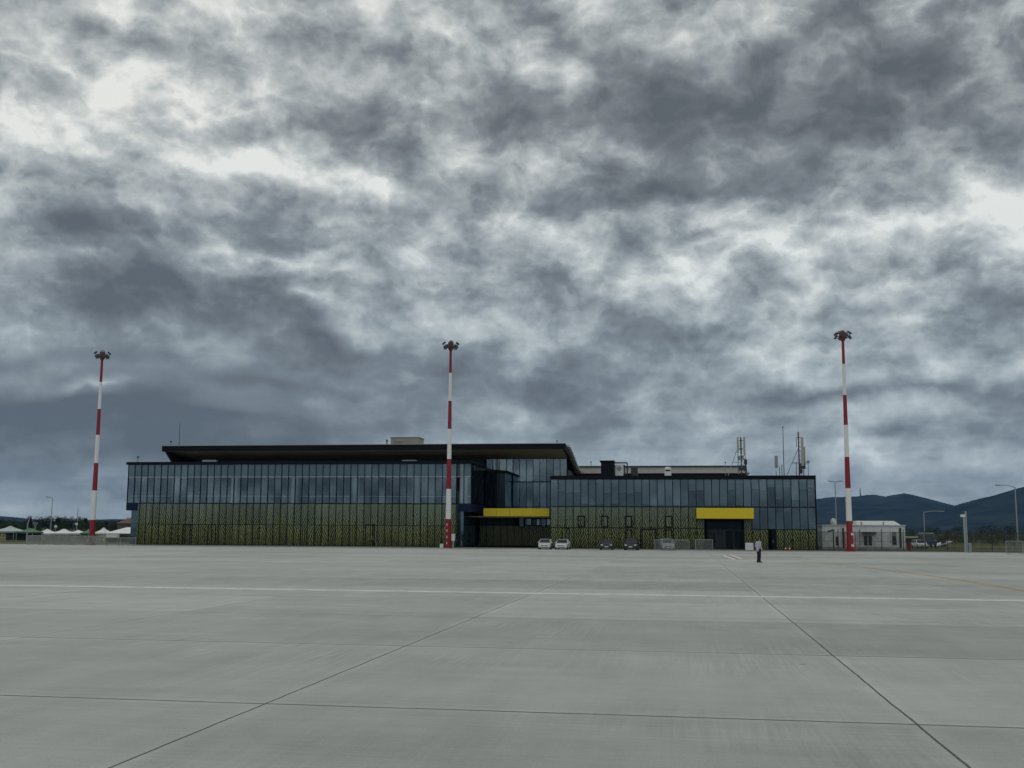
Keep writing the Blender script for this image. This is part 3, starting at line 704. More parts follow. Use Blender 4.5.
mb = MB().tube([(s0.x - .3, YA, zd), (s1.x, YA, s1.z), (a.x, YA, s1.z + .2)], .045, 6)
s2 = at(733, 462.3, YA); mb.tube([(s2.x, YA, s2.z), (a.x, YA, s2.z)], .035, 6)
obj('brace', mb, M['steel'], t)
for px, py in ((740.2, 468), (743.5, 468), (745.5, 462)):
    c = at(px, py, YA); obj('radio_unit', B(c.x - .2, c.x + .2, YA - .3, YA - .08, c.z - .35, c.z + .35), M['darksteel'], t, bevel=.03)
for px, py in ((739.3, 458), (742.8, 457.5), (738.6, 471.5), (746.2, 470)):
    c = at(px, py, YA); obj('radio_unit', B(c.x - .13, c.x + .13, YA + .1, YA + .3, c.z - .3, c.z + .3), M['grey'], t, bevel=.03)
mb = MB()
for k in range(7):
    z = zd + .4 + k * .55; mb.tube([(a.x, YA, z), (a.x + .55, YA + .3, z + .28)], .025, 5); mb.tube([(a.x + .55, YA + .3, z + .28), (a.x, YA, z + .55)], .025, 5)
mb.tube([(a.x + .55, YA + .3, zd), (a.x + .55, YA + .3, zd + 4.4)], .045, 6); mb.tube([(a.x - .4, YA + .3, zd), (a.x - .4, YA + .3, zd + 3.6)], .04, 6)
obj('lattice', mb, M['darksteel'], t)
c = at(725.3, 462.5, YA); obj('lamp', MB().ball((c.x, YA, c.z), .12, 5).tube([(c.x, YA, zd), (c.x, YA, c.z)], .03, 5), M['grey'], t)
b = at(746, 463, YA); obj('pole', MB().tube([(b.x, YA, zd), (b.x, YA, b.z)], .06, 8), M['darksteel'], t)
a = at(776.3, 476, YA)
t = thing('antenna_tripod', 'short olive panel antenna on a low tripod between the taller antenna groups', 'antenna', (a.x, YA, zd))
antenna_panel(776.2, 455.8, 468, .42, YA - .1, 'grey', t)
mb = MB().tube([(a.x, YA, zd), (a.x, YA, zd + 1.3)], .06, 8)
for dx in (-.75, .45): mb.tube([(a.x + dx, YA, zd), (a.x + dx * .5, YA, zd + .45), (a.x, YA, zd + .7)], .045, 6)
obj('tripod', mb, M['steel'], t)
for px, p0 in ((779.5, 467), (781.8, 465)):
    c = at(px, p0, YA); obj('whip', MB().tube([(c.x, YA, zd), (c.x, YA, c.z)], .045, 6), M['darksteel'], t)
a = at(799.5, 476, YA)
t = thing('antenna_mast', 'roof mast with two tall tan panel antennas and a small dish at the roof end', 'antenna', (a.x, YA, zd))
top = at(799.4, 432, YA)
obj('pole', MB().tube([(a.x, YA, zd), (a.x, YA, top.z)], .085, 8), M['darksteel'], t)
w = at(799.2, 424, YA); obj('whip', MB().tube([(a.x, YA, top.z), (a.x, YA, w.z)], .03, 6), M['steel'], t)
antenna_panel(802.3, 437.3, 466, .34, YA - .15, 'tan', t, .2); antenna_panel(804.2, 447, 465.5, .26, YA + .3, 'tan', t, .2)
mb = MB(); z = at(799, 437.3, YA).z; x0 = at(796.5, 437, YA).x; mb.tube([(x0, YA, z), (a.x + .3, YA, z)], .04, 6)
z2 = at(799, 463, YA).z; mb.tube([(a.x - .9, YA, z2), (a.x + 1.0, YA, z2)], .04, 6)
obj('crossarm', mb, M['darksteel'], t)
s0 = at(786.5, 474, YA); s1 = at(798.6, 447.5, YA); obj('brace', MB().tube([(s0.x, YA, zd), (s0.x + .1, YA, s0.z), (s1.x, YA, s1.z)], .055, 6), M['steel'], t)
x1 = at(796.3, 440, YA).x; obj('side_rod', MB().tube([(x1, YA, z - 1.3), (x1, YA, z)], .04, 6), M['darksteel'], t)
for px, py in ((800.6, 471), (803.6, 466.5), (800.5, 466)):
    c = at(px, py, YA); obj('radio_unit', B(c.x - .22, c.x + .22, YA - .3, YA - .08, c.z - .35, c.z + .3), M['darksteel'], t, bevel=.03)
mb = MB()
for k in range(8):
    z = zd + .3 + k * .6; mb.tube([(a.x, YA, z), (a.x + .6, YA + .3, z + .3)], .025, 5); mb.tube([(a.x + .6, YA + .3, z + .3), (a.x, YA, z + .6)], .025, 5)
mb.tube([(a.x + .6, YA + .3, zd), (a.x + .6, YA + .3, zd + 5.2)], .05, 6); mb.tube([(a.x - .35, YA + .2, zd), (a.x - .35, YA + .2, zd + 2.4)], .04, 6)
obj('lattice', mb, M['darksteel'], t)
c = at(808, 462, YA); obj('dish', MB().tube([(c.x, YA - .1, c.z), (c.x, YA - .02, c.z)], [.22, .1], 12), M['grey'], t); obj('dish_arm', MB().tube([(c.x, YA, zd), (c.x, YA, c.z)], .035, 6), M['darksteel'], t)

# ------------------------------------------------------------------ apron masts
YM = 142.0
def light_mast(pxb, pxt, cuts, label, rot):
    xb = ax(pxb, YM, 545); xt = xb
    zs = [0.12] + [az((pxb + pxt) / 2, c, YM) for c in cuts]
    zt_ = zs[-1]
    t = thing('floodlight_mast', label, 'light mast', (xb, YM, 0), 0, 'tall red and white floodlight masts along the apron edge')
    rad = lambda z: .40 - .24 * (z / zt_)
    for i in range(len(zs) - 1):
        mb = MB().tube([(xb, YM, zs[i]), (xb, YM, zs[i + 1])], [rad(zs[i]), rad(zs[i + 1])], 16)
        obj('pole_section', mb, M['mastred' if i % 2 == 0 else 'mastwhite'], t, smooth=False)
    mb = MB().tube([(xb, YM, 0), (xb, YM, .1)], .62, 16)
    for k in range(8): mb.tube([(xb + .52 * math.cos(k * .785), YM + .52 * math.sin(k * .785), .1), (xb + .52 * math.cos(k * .785), YM + .52 * math.sin(k * .785), .24)], .04, 6)
    obj('base_flange', mb, M['redplastic'], t)
    obj('access_door', B(xb - .14, xb + .14, YM - .43, YM - .36, .7, 1.9), M['mastred'], t)
    # head
    mb = MB().tube([(xb, YM, zt_ - .3), (xb, YM, zt_ + .15), (xb, YM, zt_ + .9)], [.2, .42, .36], 12)
    mb.tube([(xb, YM, zt_ + .9), (xb, YM, zt_ + 1.15)], [.36, .1], 12)
    obj('head_carriage', mb, M['rust'], t)
    mb = MB(); n = 20
    ring = [(xb + 1.0 * math.cos(2 * math.pi * k / n), YM + 1.0 * math.sin(2 * math.pi * k / n), zt_ + .25) for k in range(n + 1)]
    mb.tube(ring, .05, 6, cap=False)
    for k in range(4):
        a = rot + k * math.pi / 2; mb.tube([(xb, YM, zt_ + .25), (xb + math.cos(a), YM + math.sin(a), zt_ + .25)], .05, 6)
    obj('head_ring', mb, M['darksteel'], t)
    for k in range(8):
        a = rot + k * math.pi / 4 + .2; up = .5 if k % 2 == 0 else .0
        rr = .93
        c = Vector((xb + rr * math.cos(a), YM + rr * math.sin(a), zt_ + .25 + up))
        rm = Matrix.Rotation(a, 3, 'Z') @ Matrix.Rotation(R(38 if k % 2 == 0 else 62), 3, 'Y')
        fl = obj('floodlight', MB().obox(c, (.52, .46, .18), rm), M['darksteel'], t, bevel=.04)
        obj('lens', MB().obox(c + rm @ Vector((0, 0, -.11)), (.5, .42, .03), rm), M['floodlens'], fl)
        obj('lamp_arm', MB().tube([(xb + .9 * math.cos(a), YM + .9 * math.sin(a), zt_ + .25), c], .04, 6), M['darksteel'], fl)
    return t, xb
tl, xl_ = light_mast(91.5, 103, (519.8, 490.5, 463, 435, 409, 382, 358.3), 'red and white floodlight mast left of the glass terminal beside low fence panels', .3)
tm, xm_ = light_mast(448, 451, (519, 489, 459, 429, 401, 373, 348.8), 'red and white floodlight mast in front of the middle of the long glass wing', .1)
tr_, xr_ = light_mast(850, 843.5, (521, 488.3, 457, 425, 395, 364, 339), 'red and white floodlight mast right of the terminal in front of the white hut', .75)
obj('control_box', B(xm_ + .48, xm_ + .92, YM - .2, YM + .2, .95, 1.85), M['white'], tm, bevel=.03); obj('box_post', B(xm_ + .62, xm_ + .78, YM - .08, YM + .08, .0, .95), M['steel'], tm)
obj('ballast_block', B(xm_ - 1.0, xm_ - .55, YM - .5, YM - .1, 0, .55), M['white'], tm, bevel=.03)
mb = MB()
for z in (.5, 1.3, 2.1, 2.9): mb.box(xm_ - .12, xm_ - .02, YM - .48, YM - .42, z, z + .3)
obj('warning_plate', mb, M['white'], tm)
mb = MB()
for x in (-.62, .62): mb.tube([(xr_ + x, YM - .3, .1), (xr_ + x, YM - .3, 2.4)], .05, 6)
for z in (.8, 1.5, 2.3): mb.tube([(xr_ - .62, YM - .3, z), (xr_ + .62, YM - .3, z)], .05, 6)
obj('guard_rail', mb, M['redplastic'], tr_)
for z in (.6, 2.0): obj('control_box', B(xr_ + .1, xr_ + .4, YM - .5, YM - .3, z, z + .3), M['white'], tr_)
del z

# ------------------------------------------------------------------ cars
def car(label, px, Y, paint, kind, rz=0.0, front=True):
    W, Lh = (1.78, 2.1) if kind != 'suv' else (1.84, 2.2)
    H1 = {'hatch': .92, 'sedan': .9, 'suv': 1.02}[kind]; H2 = {'hatch': 1.46, 'sedan': 1.42, 'suv': 1.66}[kind]
    x = ax(px, Y, 547)
    t = thing('parked_car', label, 'car', (x, Y, 0), rz + (0 if front else math.pi), 'cars parked in front of the terminal', local=True)
    hw = W / 2
    def sec(y, w, zl, zs):
        r = [(w * .86, zl), (w * .97, zl + .14), (w, (zl + zs) / 2), (w * .965, zs - .07), (w * .86, zs)]
        return [(a, y, b) for a, b in r] + [(-a, y, b) for a, b in reversed(r)]
    st = [(-Lh, .78, .34, .62), (-Lh + .1, .9, .24, .70), (-Lh + .45, .98, .2, .80), (-Lh + 1.05, 1, .2, H1), (.2, 1, .2, H1 + .02), (Lh - .9, 1, .2, H1 + .03), (Lh - .3, .97, .22, H1 - (.0 if kind != 'sedan' else .02)), (Lh - .06, .9, .28, H1 - .12), (Lh, .8, .36, H1 - .25)]
    mb = MB().loft([sec(y, w * hw, a, b) for y, w, a, b in st])
    # roof skin and pillars in body colour
    yb0, yr0 = -Lh + 1.05, -.45; yr1, yb1 = {'hatch': (1.25, 1.85), 'sedan': (.75, 1.45), 'suv': (1.6, 2.05)}[kind]
    wr = hw * .74; wb = hw * .9
    def roofsec(y, w, z): return [(w, y, z), (w * .93, y, z + .05), (0, y, z + .075), (-w * .93, y, z + .05), (-w, y, z), (-w * .9, y, z - .03), (w * .9, y, z - .03)]
    mb.loft([roofsec(yr0 - .06, wr * .96, H2 - .09), roofsec(yr0 + .25, wr, H2 - .075), roofsec((yr0 + yr1) / 2, wr, H2 - .07), roofsec(yr1, wr * .96, H2 - .09)])
    for s_ in (-1, 1):
        mb.tube([(s_ * wb, yb0, H1), (s_ * wr, yr0, H2 - .08)], .045, 6); mb.tube([(s_ * wb, yb1, H1), (s_ * wr * .97, yr1, H2 - .1)], .075, 6)
        mb.tube([(s_ * wb, .35, H1), (s_ * wr, .3, H2 - .08)], .04, 6)
    obj('body', mb, M[paint], t, smooth=False, bevel=.02)
    q = lambda y, w, z: [(w, y, z), (-w, y, z)]
    g = MB().add(q(yb0 - .03, wb * .94, H1 - .02) + q(yr0 - .1, wr * .95, H2 - .06) + q(yb0 + .05, wb * .94, H1 - .06) + q(yr0, wr * .95, H2 - .1), [(0, 1, 3, 2), (4, 6, 7, 5), (0, 2, 6, 4), (1, 5, 7, 3), (2, 3, 7, 6), (0, 4, 5, 1)])
    obj('windscreen', g, M['carglass'], t)
    g = MB().add(q(yb1 + .03, wb * .94, H1 - .02) + q(yr1 + .05, wr * .92, H2 - .08) + q(yb1 - .05, wb * .94, H1 - .06) + q(yr1 - .05, wr * .92, H2 - .12), [(0, 1, 3, 2), (4, 6, 7, 5), (0, 2, 6, 4), (1, 5, 7, 3), (2, 3, 7, 6), (0, 4, 5, 1)])
    obj('rear_window', g, M['carglass'], t)
    for s_ in (-1, 1):
        vs = [(s_ * wb, yb0 + .1, H1), (s_ * wb, yb1 - .1, H1), (s_ * wr * .99, yr1 - .05, H2 - .1), (s_ * wr * .99, yr0 + .05, H2 - .1)]
        g = MB().add(vs + [(v[0] - s_ * .03, v[1], v[2]) for v in vs], [(0, 1, 2, 3), (4, 7, 6, 5), (0, 4, 5, 1), (1, 5, 6, 2), (2, 6, 7, 3), (3, 7, 4, 0)])
        obj('side_window', g, M['carglass'], t)
        obj('wing_mirror', MB().box(s_ * (hw + .02) - .08, s_ * (hw + .02) + .08, yb0 + .2, yb0 + .3, H1 - .02, H1 + .14), M[paint], t, bevel=.03)
        obj('headlight', MB().box(s_ * hw * .7 - .17, s_ * hw * .7 + .17, -Lh - .0, -Lh + .3, .63, .76), M['lens'], t, bevel=.03)
        obj('tail_light', MB().box(s_ * hw * .74 - .12, s_ * hw * .74 + .12, Lh - .2, Lh + .01, H1 - .36, H1 - .16), M['redplastic'], t, bevel=.02)
        for y in (-Lh + .78, Lh - .8):
            xo = s_ * (hw - .09); ty = obj('tyre', MB().tube([(xo - .11, y, .33), (xo - .09, y, .33), (xo + .09, y, .33), (xo + .11, y, .33)], [.29, .33, .33, .29], 20), M['tyre'], t, smooth=False)
            obj('wheel_rim', MB().tube([(xo + s_ * .112, y, .33), (xo + s_ * .125, y, .33)], [.22, .2], 16), M['rim'], ty)
    obj('grille', MB().box(-.42, .42, -Lh - .03, -Lh + .05, .46, .60), M['grille'], t, bevel=.02)
    obj('lower_intake', MB().box(-.62, .62, -Lh + .02, -Lh + .12, .27, .38), M['grille'], t)
    obj('number_plate', MB().box(-.26, .26, -Lh - .06, -Lh - .035, .40, .51), M['plate'], t)
    t.scale = (.9, .9, .9)
    return t
car('white hatchback parked beside another white car, under the end of the yellow canopy', 545.3, 139.0, 'carwhite', 'hatch', .05)
car('white sedan with dark windscreen, parked right of the white hatchback', 563, 138.6, 'carwhite', 'sedan', -.04)
car('dark blue small hatchback parked left of the black car', 606.8, 138.8, 'carnavy', 'hatch', .04)
car('black estate car parked below a framed black window', 631.7, 138.6, 'carblack', 'suv', -.03)
car('silver white high roofed car behind grey mesh barriers', 667.3, 139.5, 'carsilver', 'suv', .1)

# ------------------------------------------------------------------ barriers and fences
def barrier(name, label, x0, x1, Y, h, m, group, posts=True, bars=0):
    t = thing(name, label, 'barrier', ((x0 + x1) / 2, Y, 0), 0, group)
    obj('mesh_infill', B(x0 + .04, x1 - .04, Y - .012, Y + .012, .14, h - .05), M[m], t)
    mb = MB()
    for x in (x0 + .03, x1 - .03): mb.tube([(x, Y, 0), (x, Y, h)], .028, 6)
    for z in (.12, h - .03): mb.tube([(x0 + .03, Y, z), (x1 - .03, Y, z)], .024, 6)
    obj('frame', mb, M['steel'], t)
    mb = MB()
    for x in (x0 + .3, x1 - .3): mb.box(x - .05, x + .05, Y - .3, Y + .3, 0.003, .06)
    obj('foot', mb, M['steel'], t)
    return t
def row_of(n, px0, px1, Y, h, m, labels, group):
    xa, xb = ax(px0, Y, 545), ax(px1, Y, 545); w = (xb - xa) / n
    for i in range(n): barrier('mesh_barrier', labels[i], xa + i * w + .02, xa + (i + 1) * w - .02, Y, h, m, group)
NTH = ['first', 'second', 'third', 'fourth', 'fifth', 'sixth']
row_of(5, 26.5, 103, 140.8, 1.25, 'screen', [f'pale mesh fence panel, {NTH[i]} from the left in the row before the tents' for i in range(5)], 'pale mesh fence panels left of the terminal')
row_of(2, 104.5, 136, 138.6, 1.05, 'screendark', ['dark mesh barrier beside the left mast, before the big white marquee', 'dark mesh barrier against the left end of the terminal'], 'dark mesh barriers left of the terminal')
row_of(2, 654.5, 689.5, 135.2, 1.35, 'screendark', ['grey mesh barrier in front of the silver white car, its left half', 'grey mesh barrier in front of the silver white car, its right half'], 'mesh barriers near the entrance canopy')
row_of(1, 695, 713, 134.8, 1.4, 'screendark', ['grey mesh barrier standing left of the entrance under the yellow canopy'], 'mesh barriers near the entrance canopy')
row_of(2, 1005.5, 1040, 133.5, 1.5, 'screendark', ['grey mesh barrier at the far right edge below the single arm lamp', 'grey mesh barrier cut by the right edge of the picture'], 'mesh barriers at the right edge')
# white block by the entrance
q0 = ax(745.5, 141, 548); q1 = ax(753.5, 141, 548)
t = thing('concrete_block', 'pale square block beside the entrance, behind the standing person', 'block', ((q0 + q1) / 2, 141.4, 0))
obj('block', MB().box(q0, q1, 141, 141.9, 0.05, .98), M['white'], t, bevel=.05); obj('pallet', MB().box(q0 + .06, q1 - .06, 141.06, 141.84, 0, .05), M['darksteel'], t)
for px, lb in ((785.6, 'left one of two orange traffic cones by the dark door'), (789.6, 'right one of two orange traffic cones by the dark door')):
    x = ax(px, 141.5, 548); t = thing('traffic_cone', lb, 'traffic cone', (x, 141.5, 0), 0, 'traffic cones by the terminal')
    t.scale = (.8, .8, .8); obj('cone', MB().tube([(x, 141.5, .04), (x, 141.5, .75)], [.17, .035], 16), M['orange'], t); obj('cone_foot', B(x - .22, x + .22, 141.28, 141.72, 0, .04), M['orange'], t)
    obj('band', MB().tube([(x, 141.5, .33), (x, 141.5, .5)], [.123, .088], 16), M['white'], t)
# perimeter fence on the right
YP = 150.0; xf0, xf1 = XB + .6, ax(1060, YP, 545)
t = thing('perimeter_fence', 'dark chain link fence on thin posts running right from the terminal past the white hut', 'fence', ((xf0 + xf1) / 2, YP, 0))
n = int((xf1 - xf0) / 2.6); st_ = (xf1 - xf0) / n
for i in range(n + 1):
    x = xf0 + i * st_; obj('fence_post', MB().tube([(x, YP, -.05), (x, YP, 2.5), (x, YP - .25, 2.8)], .045, 6), M['darksteel'], t)
obj('chain_link', B(xf0, xf1, YP - .006, YP + .006, 0, 2.45), M['chain'], t)
mb = MB()
for z in (.05, 1.2, 2.42): mb.tube([(xf0, YP - .03, z), (xf1, YP - .03, z)], .02, 5)
obj('rail', mb, M['darksteel'], t)
# tall white post with box on the left
x = ax(27, 144, 535); zt2 = az(27, 518, 144)
t = thing('fence_pole', 'pale bent pole at the left end of the mesh fence panels', 'pole', (x, 144, 0))
obj('post', MB().tube([(x, 144, 0), (x, 144, zt2 - .9), (x + .25, 144, zt2)], .085, 8), M['lampgrey'], t); obj('camera_head', B(x + .12, x + .42, 143.8, 144.2, zt2, zt2 + .25), M['grey'], t)

# ------------------------------------------------------------------ white hut
YHUT = 164.0
hx0, hx1 = ax(822.5, YHUT, 540), ax(905.5, YHUT, 540); hz = az(865, 525.8, YHUT)
t = thing('service_hut', 'long low white clad service hut behind the right mast', 'hut', ((hx0 + hx1) / 2, YHUT, 0))
wl = obj('wall', B(hx0, hx1, YHUT, YHUT + 7, .3, hz), M['hutwall'], t)
mb = MB(); x = hx0 + .3
while x < hx1 - .1: mb.box(x - .012, x + .012, YHUT - .012, YHUT - .002, .3, hz - .1); x += 1.15
obj('cladding_seam', mb, M['grey'], t)
obj('plinth', B(hx0 - .05, hx1 + .05, YHUT - .06, YHUT + 7.05, -.05, .29), M['concreteblock'], t)
obj('eaves', B(hx0 - .1, hx1 + .1, YHUT - .14, YHUT + 7.1, hz + .003, hz + .14), M['white'], t)
ra, rb = ax(857, YHUT + 1.5, 520), ax(897, YHUT + 1.5, 520); zrh = az(877, 520.8, YHUT + 1.5)
mb = MB().add([(ra, YHUT + 1.5, hz + .15), (rb + .5, YHUT + 1.5, hz + .15), (rb - .3, YHUT + 2.2, zrh), (ra, YHUT + 2.2, zrh), (ra, YHUT + 6, hz + .15), (rb + .5, YHUT + 6, hz + .15), (rb - .3, YHUT + 5, zrh), (ra, YHUT + 5, zrh)],
              [(0, 1, 2, 3), (4, 7, 6, 5), (0, 4, 5, 1), (1, 5, 6, 2), (2, 6, 7, 3), (3, 7, 4, 0)])
obj('raised_roof', mb, M['white'], t)
for px in (861, 883):
    x = ax(px, YHUT + 1.3, 523); obj('roof_vent', MB().tube([(x, YHUT + 1.0, hz + .1), (x, YHUT + 1.0, hz + .55)], .12, 8), M['grey'], t)
def rect_part(name, px0, px1, py0, py1, Y, d, m, parent):
    a = at(px0, py1, Y); b = at(px1, py0, Y); return obj(name, B(a.x, b.x, Y - d, Y - .003, a.z, b.z), m, parent)
dr = rect_part('door', 863.4, 872.4, 535.2, 549.5, YHUT, .06, M['white'], t)
for a, b in ((864.1, 867.3), (868.6, 871.7)): rect_part('door_glass', a, b, 535.8, 545.6, YHUT - .065, .03, M['carglass'], dr)
rect_part('porch_canopy', 861.3, 875.2, 532, 533.8, YHUT, 1.1, M['darksteel'], t)
wn = rect_part('window', 892.3, 896.2, 531.8, 545, YHUT, .05, M['grey'], t); rect_part('window_pane', 892.7, 895.8, 536, 544.5, YHUT - .053, .02, M['carglass'], wn)
for px in (843.3, 900.4): rect_part('downpipe', px - .6, px + .6, 528, 548, YHUT, .1, M['darksteel'], t)
rect_part('side_window', 836, 838.4, 536.5, 545.5, YHUT, .04, M['carglass'], t)
rect_part('step', 863, 873, 547.6, 550.5, YHUT - .1, .9, M['concreteblock'], t)
c = at(833.3, 522.5, YHUT + .6)
t = thing('satellite_dish', 'round white dish on the left end of the white hut roof', 'dish', (c.x, YHUT + .6, hz + .14))
rings = []
for i in range(6):
    r_ = .08 + .2 * i * .72; rings.append([(c.x + r_ * math.cos(2 * math.pi * k / 20) * .55, YHUT + .75 - .25 * (i / 5) ** 2, c.z + r_ * math.sin(2 * math.pi * k / 20) * .8) for k in range(20)])
obj('reflector', MB().loft(rings), M['white'], t, smooth=True); obj('dish_post', MB().tube([(c.x, YHUT + .85, hz + .1), (c.x, YHUT + .85, c.z)], .06, 8), M['grey'], t)
obj('feed_arm', MB().tube([(c.x, YHUT + .7, c.z), (c.x, YHUT + .1, c.z - .1)], .03, 6), M['darksteel'], t)
x = ax(833.6, 151.5, 540)
t = thing('gate_lamp', 'dark hooded lamp post in front of the left end of the white hut', 'lamp', (x, 151.5, 0))
obj('post', MB().tube([(x, 151.5, -.05), (x, 151.5, 2.55)], .07, 8), M['darksteel'], t); obj('lamp_hood', MB().tube([(x - .75, 151.5, 2.45), (x + .0, 151.5, 2.68), (x + .12, 151.5, 2.6)], .11, 8), M['darksteel'], t)
x = ax(908.7, 152, 546)
t = thing('waste_bin', 'red bin standing right of the white hut', 'bin', (x, 152, 0)); obj('bin_body', MB().loft([[(x + a * w_, 152 + b * w_, zz) for a, b in ((-1, -1), (1, -1), (1, 1), (-1, 1))] for zz, w_ in ((-.05, .2), (.95, .27))]), M['redplastic'], t)
obj('bin_lid', B(x - .3, x + .3, 151.7, 152.3, .955, 1.05), M['redplastic'], t, bevel=.02)

# ------------------------------------------------------------------ lamp posts
def lamp(label, px, pyb, pyt, Y, heads, r=.075, m='lampgrey'):
    b = at(px, pyt, Y)
    t = thing('street_lamp', label, 'street lamp', (b.x, Y, 0))
    obj('post', MB().tube([(b.x, Y, -.05), (b.x, Y, b.z)], [r * 1.3, r * .8], 8), M[m], t)
    for (hpx, hpy) in heads:
        h = at(hpx, hpy, Y); s_ = 1 if h.x > b.x else -1
        obj('lamp_arm', MB().tube([(b.x, Y, b.z - .05), (b.x + (h.x - b.x) * .5, Y, b.z + (h.z - b.z) * .8 + .05), (h.x, Y, h.z)], r * .6, 6), M[m], t)
        obj('lamp_head', MB().obox((h.x + s_ * .25, Y, h.z), (.75, .3, .14), Matrix.Rotation(-s_ * .08, 3, 'Y')), M['grey'], t, bevel=.03)
    return t
lamp('twin headed lamp post just right of the terminal, above the white hut', 835, 548, 482.5, 172, [(832.2, 481.2), (838.2, 481.2)])
lamp('tall lamp post with one arm reaching left, at the right edge', 1015, 547, 487.2, 155, [(1000, 485.2)], .085)
lamp('short lamp post with a long thin arm and pale head, right of the white hut', 923.7, 548, 512, 170, [(940, 511.3)])
lamp('tall lamp post behind the white tents with one arm to the left', 52.6, 530, 498, 190, [(49, 497)])
x = ax(77.3, 230, 520); t = thing('street_lamp', 'distant thin pole with small round lamp above the tents', 'street lamp', (x, 230, 0))
obj('post', MB().tube([(x, 230, -.05), (x, 230, az(77.3, 508, 230))], [.12, .06], 6), M['lampgrey'], t); obj('lamp_head', MB().ball((x, 229.8, az(77.3, 524.5, 230)), .32, 6), M['white'], t)
x = ax(55.8, 200, 525); t = thing('globe_lamp', 'small white globe lamp on a short post over the white tents', 'lamp', (x, 200, 0))
obj('post', MB().tube([(x, 200, -.05), (x, 200, az(55.8, 528, 200))], .05, 6), M['lampgrey'], t); obj('globe', MB().ball((x, 200, az(55.8, 526.8, 200)), .3, 6), M['white'], t)
x = ax(35.3, 195, 525); zt3 = az(35.3, 522, 195); t = thing('funnel_lamp', 'pale funnel topped post among the trees left of the tents', 'lamp', (x, 195, 0))
obj('post', MB().tube([(x, 195, -.05), (x, 195, zt3 - .9)], .1, 8), M['lampgrey'], t); obj('funnel', MB().tube([(x, 195, zt3 - .9), (x, 195, zt3)], [.15, .55], 10), M['lampgrey'], t)
# white posts with box
YW = 142.3; a = at(965, 511, YW); b = at(962.3, 515.5, YW)
t = thing('guidance_post', 'pair of tall white posts with a box head, standing at the apron edge', 'post', (a.x, YW, 0))
obj('post', B(a.x - .02, a.x + .14, YW - .08, YW + .08, 0, a.z), M['lampgrey'], t); obj('post', B(b.x - .02, b.x + .16, YW - .5, YW - .32, 0, b.z - .2), M['lampgrey'], t)
obj('box_head', B(b.x - .3, b.x + .22, YW - .6, YW - .2, b.z - .2, b.z + .12), M['white'], t, bevel=.03)
obj('cabinet', B(a.x + .18, a.x + .52, YW - .2, YW + .2, 0, 1.15), M['grey'], t, bevel=.03)

# ------------------------------------------------------------------ things beyond the fence on the right
def shelter(label, px0, px1, pyt, Y, d, m):
    x0, x1 = ax(px0, Y, 540), ax(px1, Y, 540); z = az((px0 + px1) / 2, pyt, Y)
    t = thing('shelter', label, 'shelter', ((x0 + x1) / 2, Y, 0))
    obj('shelter_roof', B(x0, x1, Y, Y + d, z - .22, z), M[m], t)
    for x in (x0 + .2, x1 - .2):
        for y in (Y + .2, Y + d - .2): obj('post', MB().tube([(x, y, -.05), (x, y, z - .22)], .06, 6), M['darksteel'], t)
    obj('back_panel', B(x0 + .2, x1 - .2, Y + d - .3, Y + d - .25, .3, z - .5), M['darksteel'], t)
shelter('flat white roofed open shelter right behind the white hut', 904, 921, 536.6, 215, 6, 'white')
shelter('flat white roof on dark posts between the hut and the terminal corner', 817, 825.5, 534.6, 210, 6, 'white')
def van(label, px, Y, paint, rz, L_=5.0, W_=1.95, Hh=2.35):
    x = ax(px, Y, 545); t = thing('parked_van', label, 'van', (x, Y, 0), rz, None, True); h = W_ / 2
    pr = [(-L_ / 2, .45), (-L_ / 2, 1.1), (-L_ / 2 + .9, 1.25), (-L_ / 2 + 1.55, Hh - .1), (-L_ / 2 + 1.9, Hh), (L_ / 2 - .1, Hh), (L_ / 2, Hh - .15), (L_ / 2, .45)]
    obj('body', MB().loft([[(a, -h, b) for a, b in pr], [(a, h, b) for a, b in pr]]), M[paint], t, bevel=.05)
    obj('roof_panel', B(-L_ / 2 + 1.95, L_ / 2 - .15, -h + .08, h - .08, Hh + .003, Hh + .07), M['white'], t)
    for s_ in (-1, 1):
        obj('side_window', B(-L_ / 2 + 1.5, L_ / 2 - .4, s_ * (h + .008) - .006, s_ * (h + .008) + .006, 1.3, Hh - .35), M['carglass'], t)
        for xx in (-L_ / 2 + .9, L_ / 2 - 1.0):
            ty = obj('tyre', MB().tube([(xx, s_ * (h - .1) - .11, .34), (xx, s_ * (h - .1) + .11, .34)], .34, 16), M['tyre'], t); obj('wheel_rim', MB().tube([(xx, s_ * (h + .012), .34), (xx, s_ * (h + .03), .34)], .2, 12), M['rim'], ty)
    obj('windscreen', MB().add([(-L_ / 2 + .92, -h + .15, 1.3), (-L_ / 2 + .92, h - .15, 1.3), (-L_ / 2 + 1.48, h - .2, Hh - .2), (-L_ / 2 + 1.48, -h + .2, Hh - .2), (-L_ / 2 + .96, -h + .15, 1.28), (-L_ / 2 + .96, h - .15, 1.28), (-L_ / 2 + 1.52, h - .2, Hh - .22), (-L_ / 2 + 1.52, -h + .2, Hh - .22)],
        [(0, 1, 2, 3), (4, 7, 6, 5), (0, 4, 5, 1), (1, 5, 6, 2), (2, 6, 7, 3), (3, 7, 4, 0)]).add([(v.x - .05, v.y, v.z + .02) for v in []], []), M['carglass'], t)
van('blue van with white roof behind the fence, right of the white hut', 927.5, 190, 'carblue', math.pi / 2)
car('pale car behind the fence beside the blue van', 919.5, 180, 'carwhite', 'hatch', .15)
bpy.data.objects['parked_car.005']['group'] = 'vehicles behind the right fence'
x0, x1 = ax(937.5, 205, 545), ax(951, 205, 545); z1 = az(944, 543.5, 205)
t = thing('shed', 'low grey shed with sloping white roof behind the tall white posts', 'shed', ((x0 + x1) / 2, 205, 0))
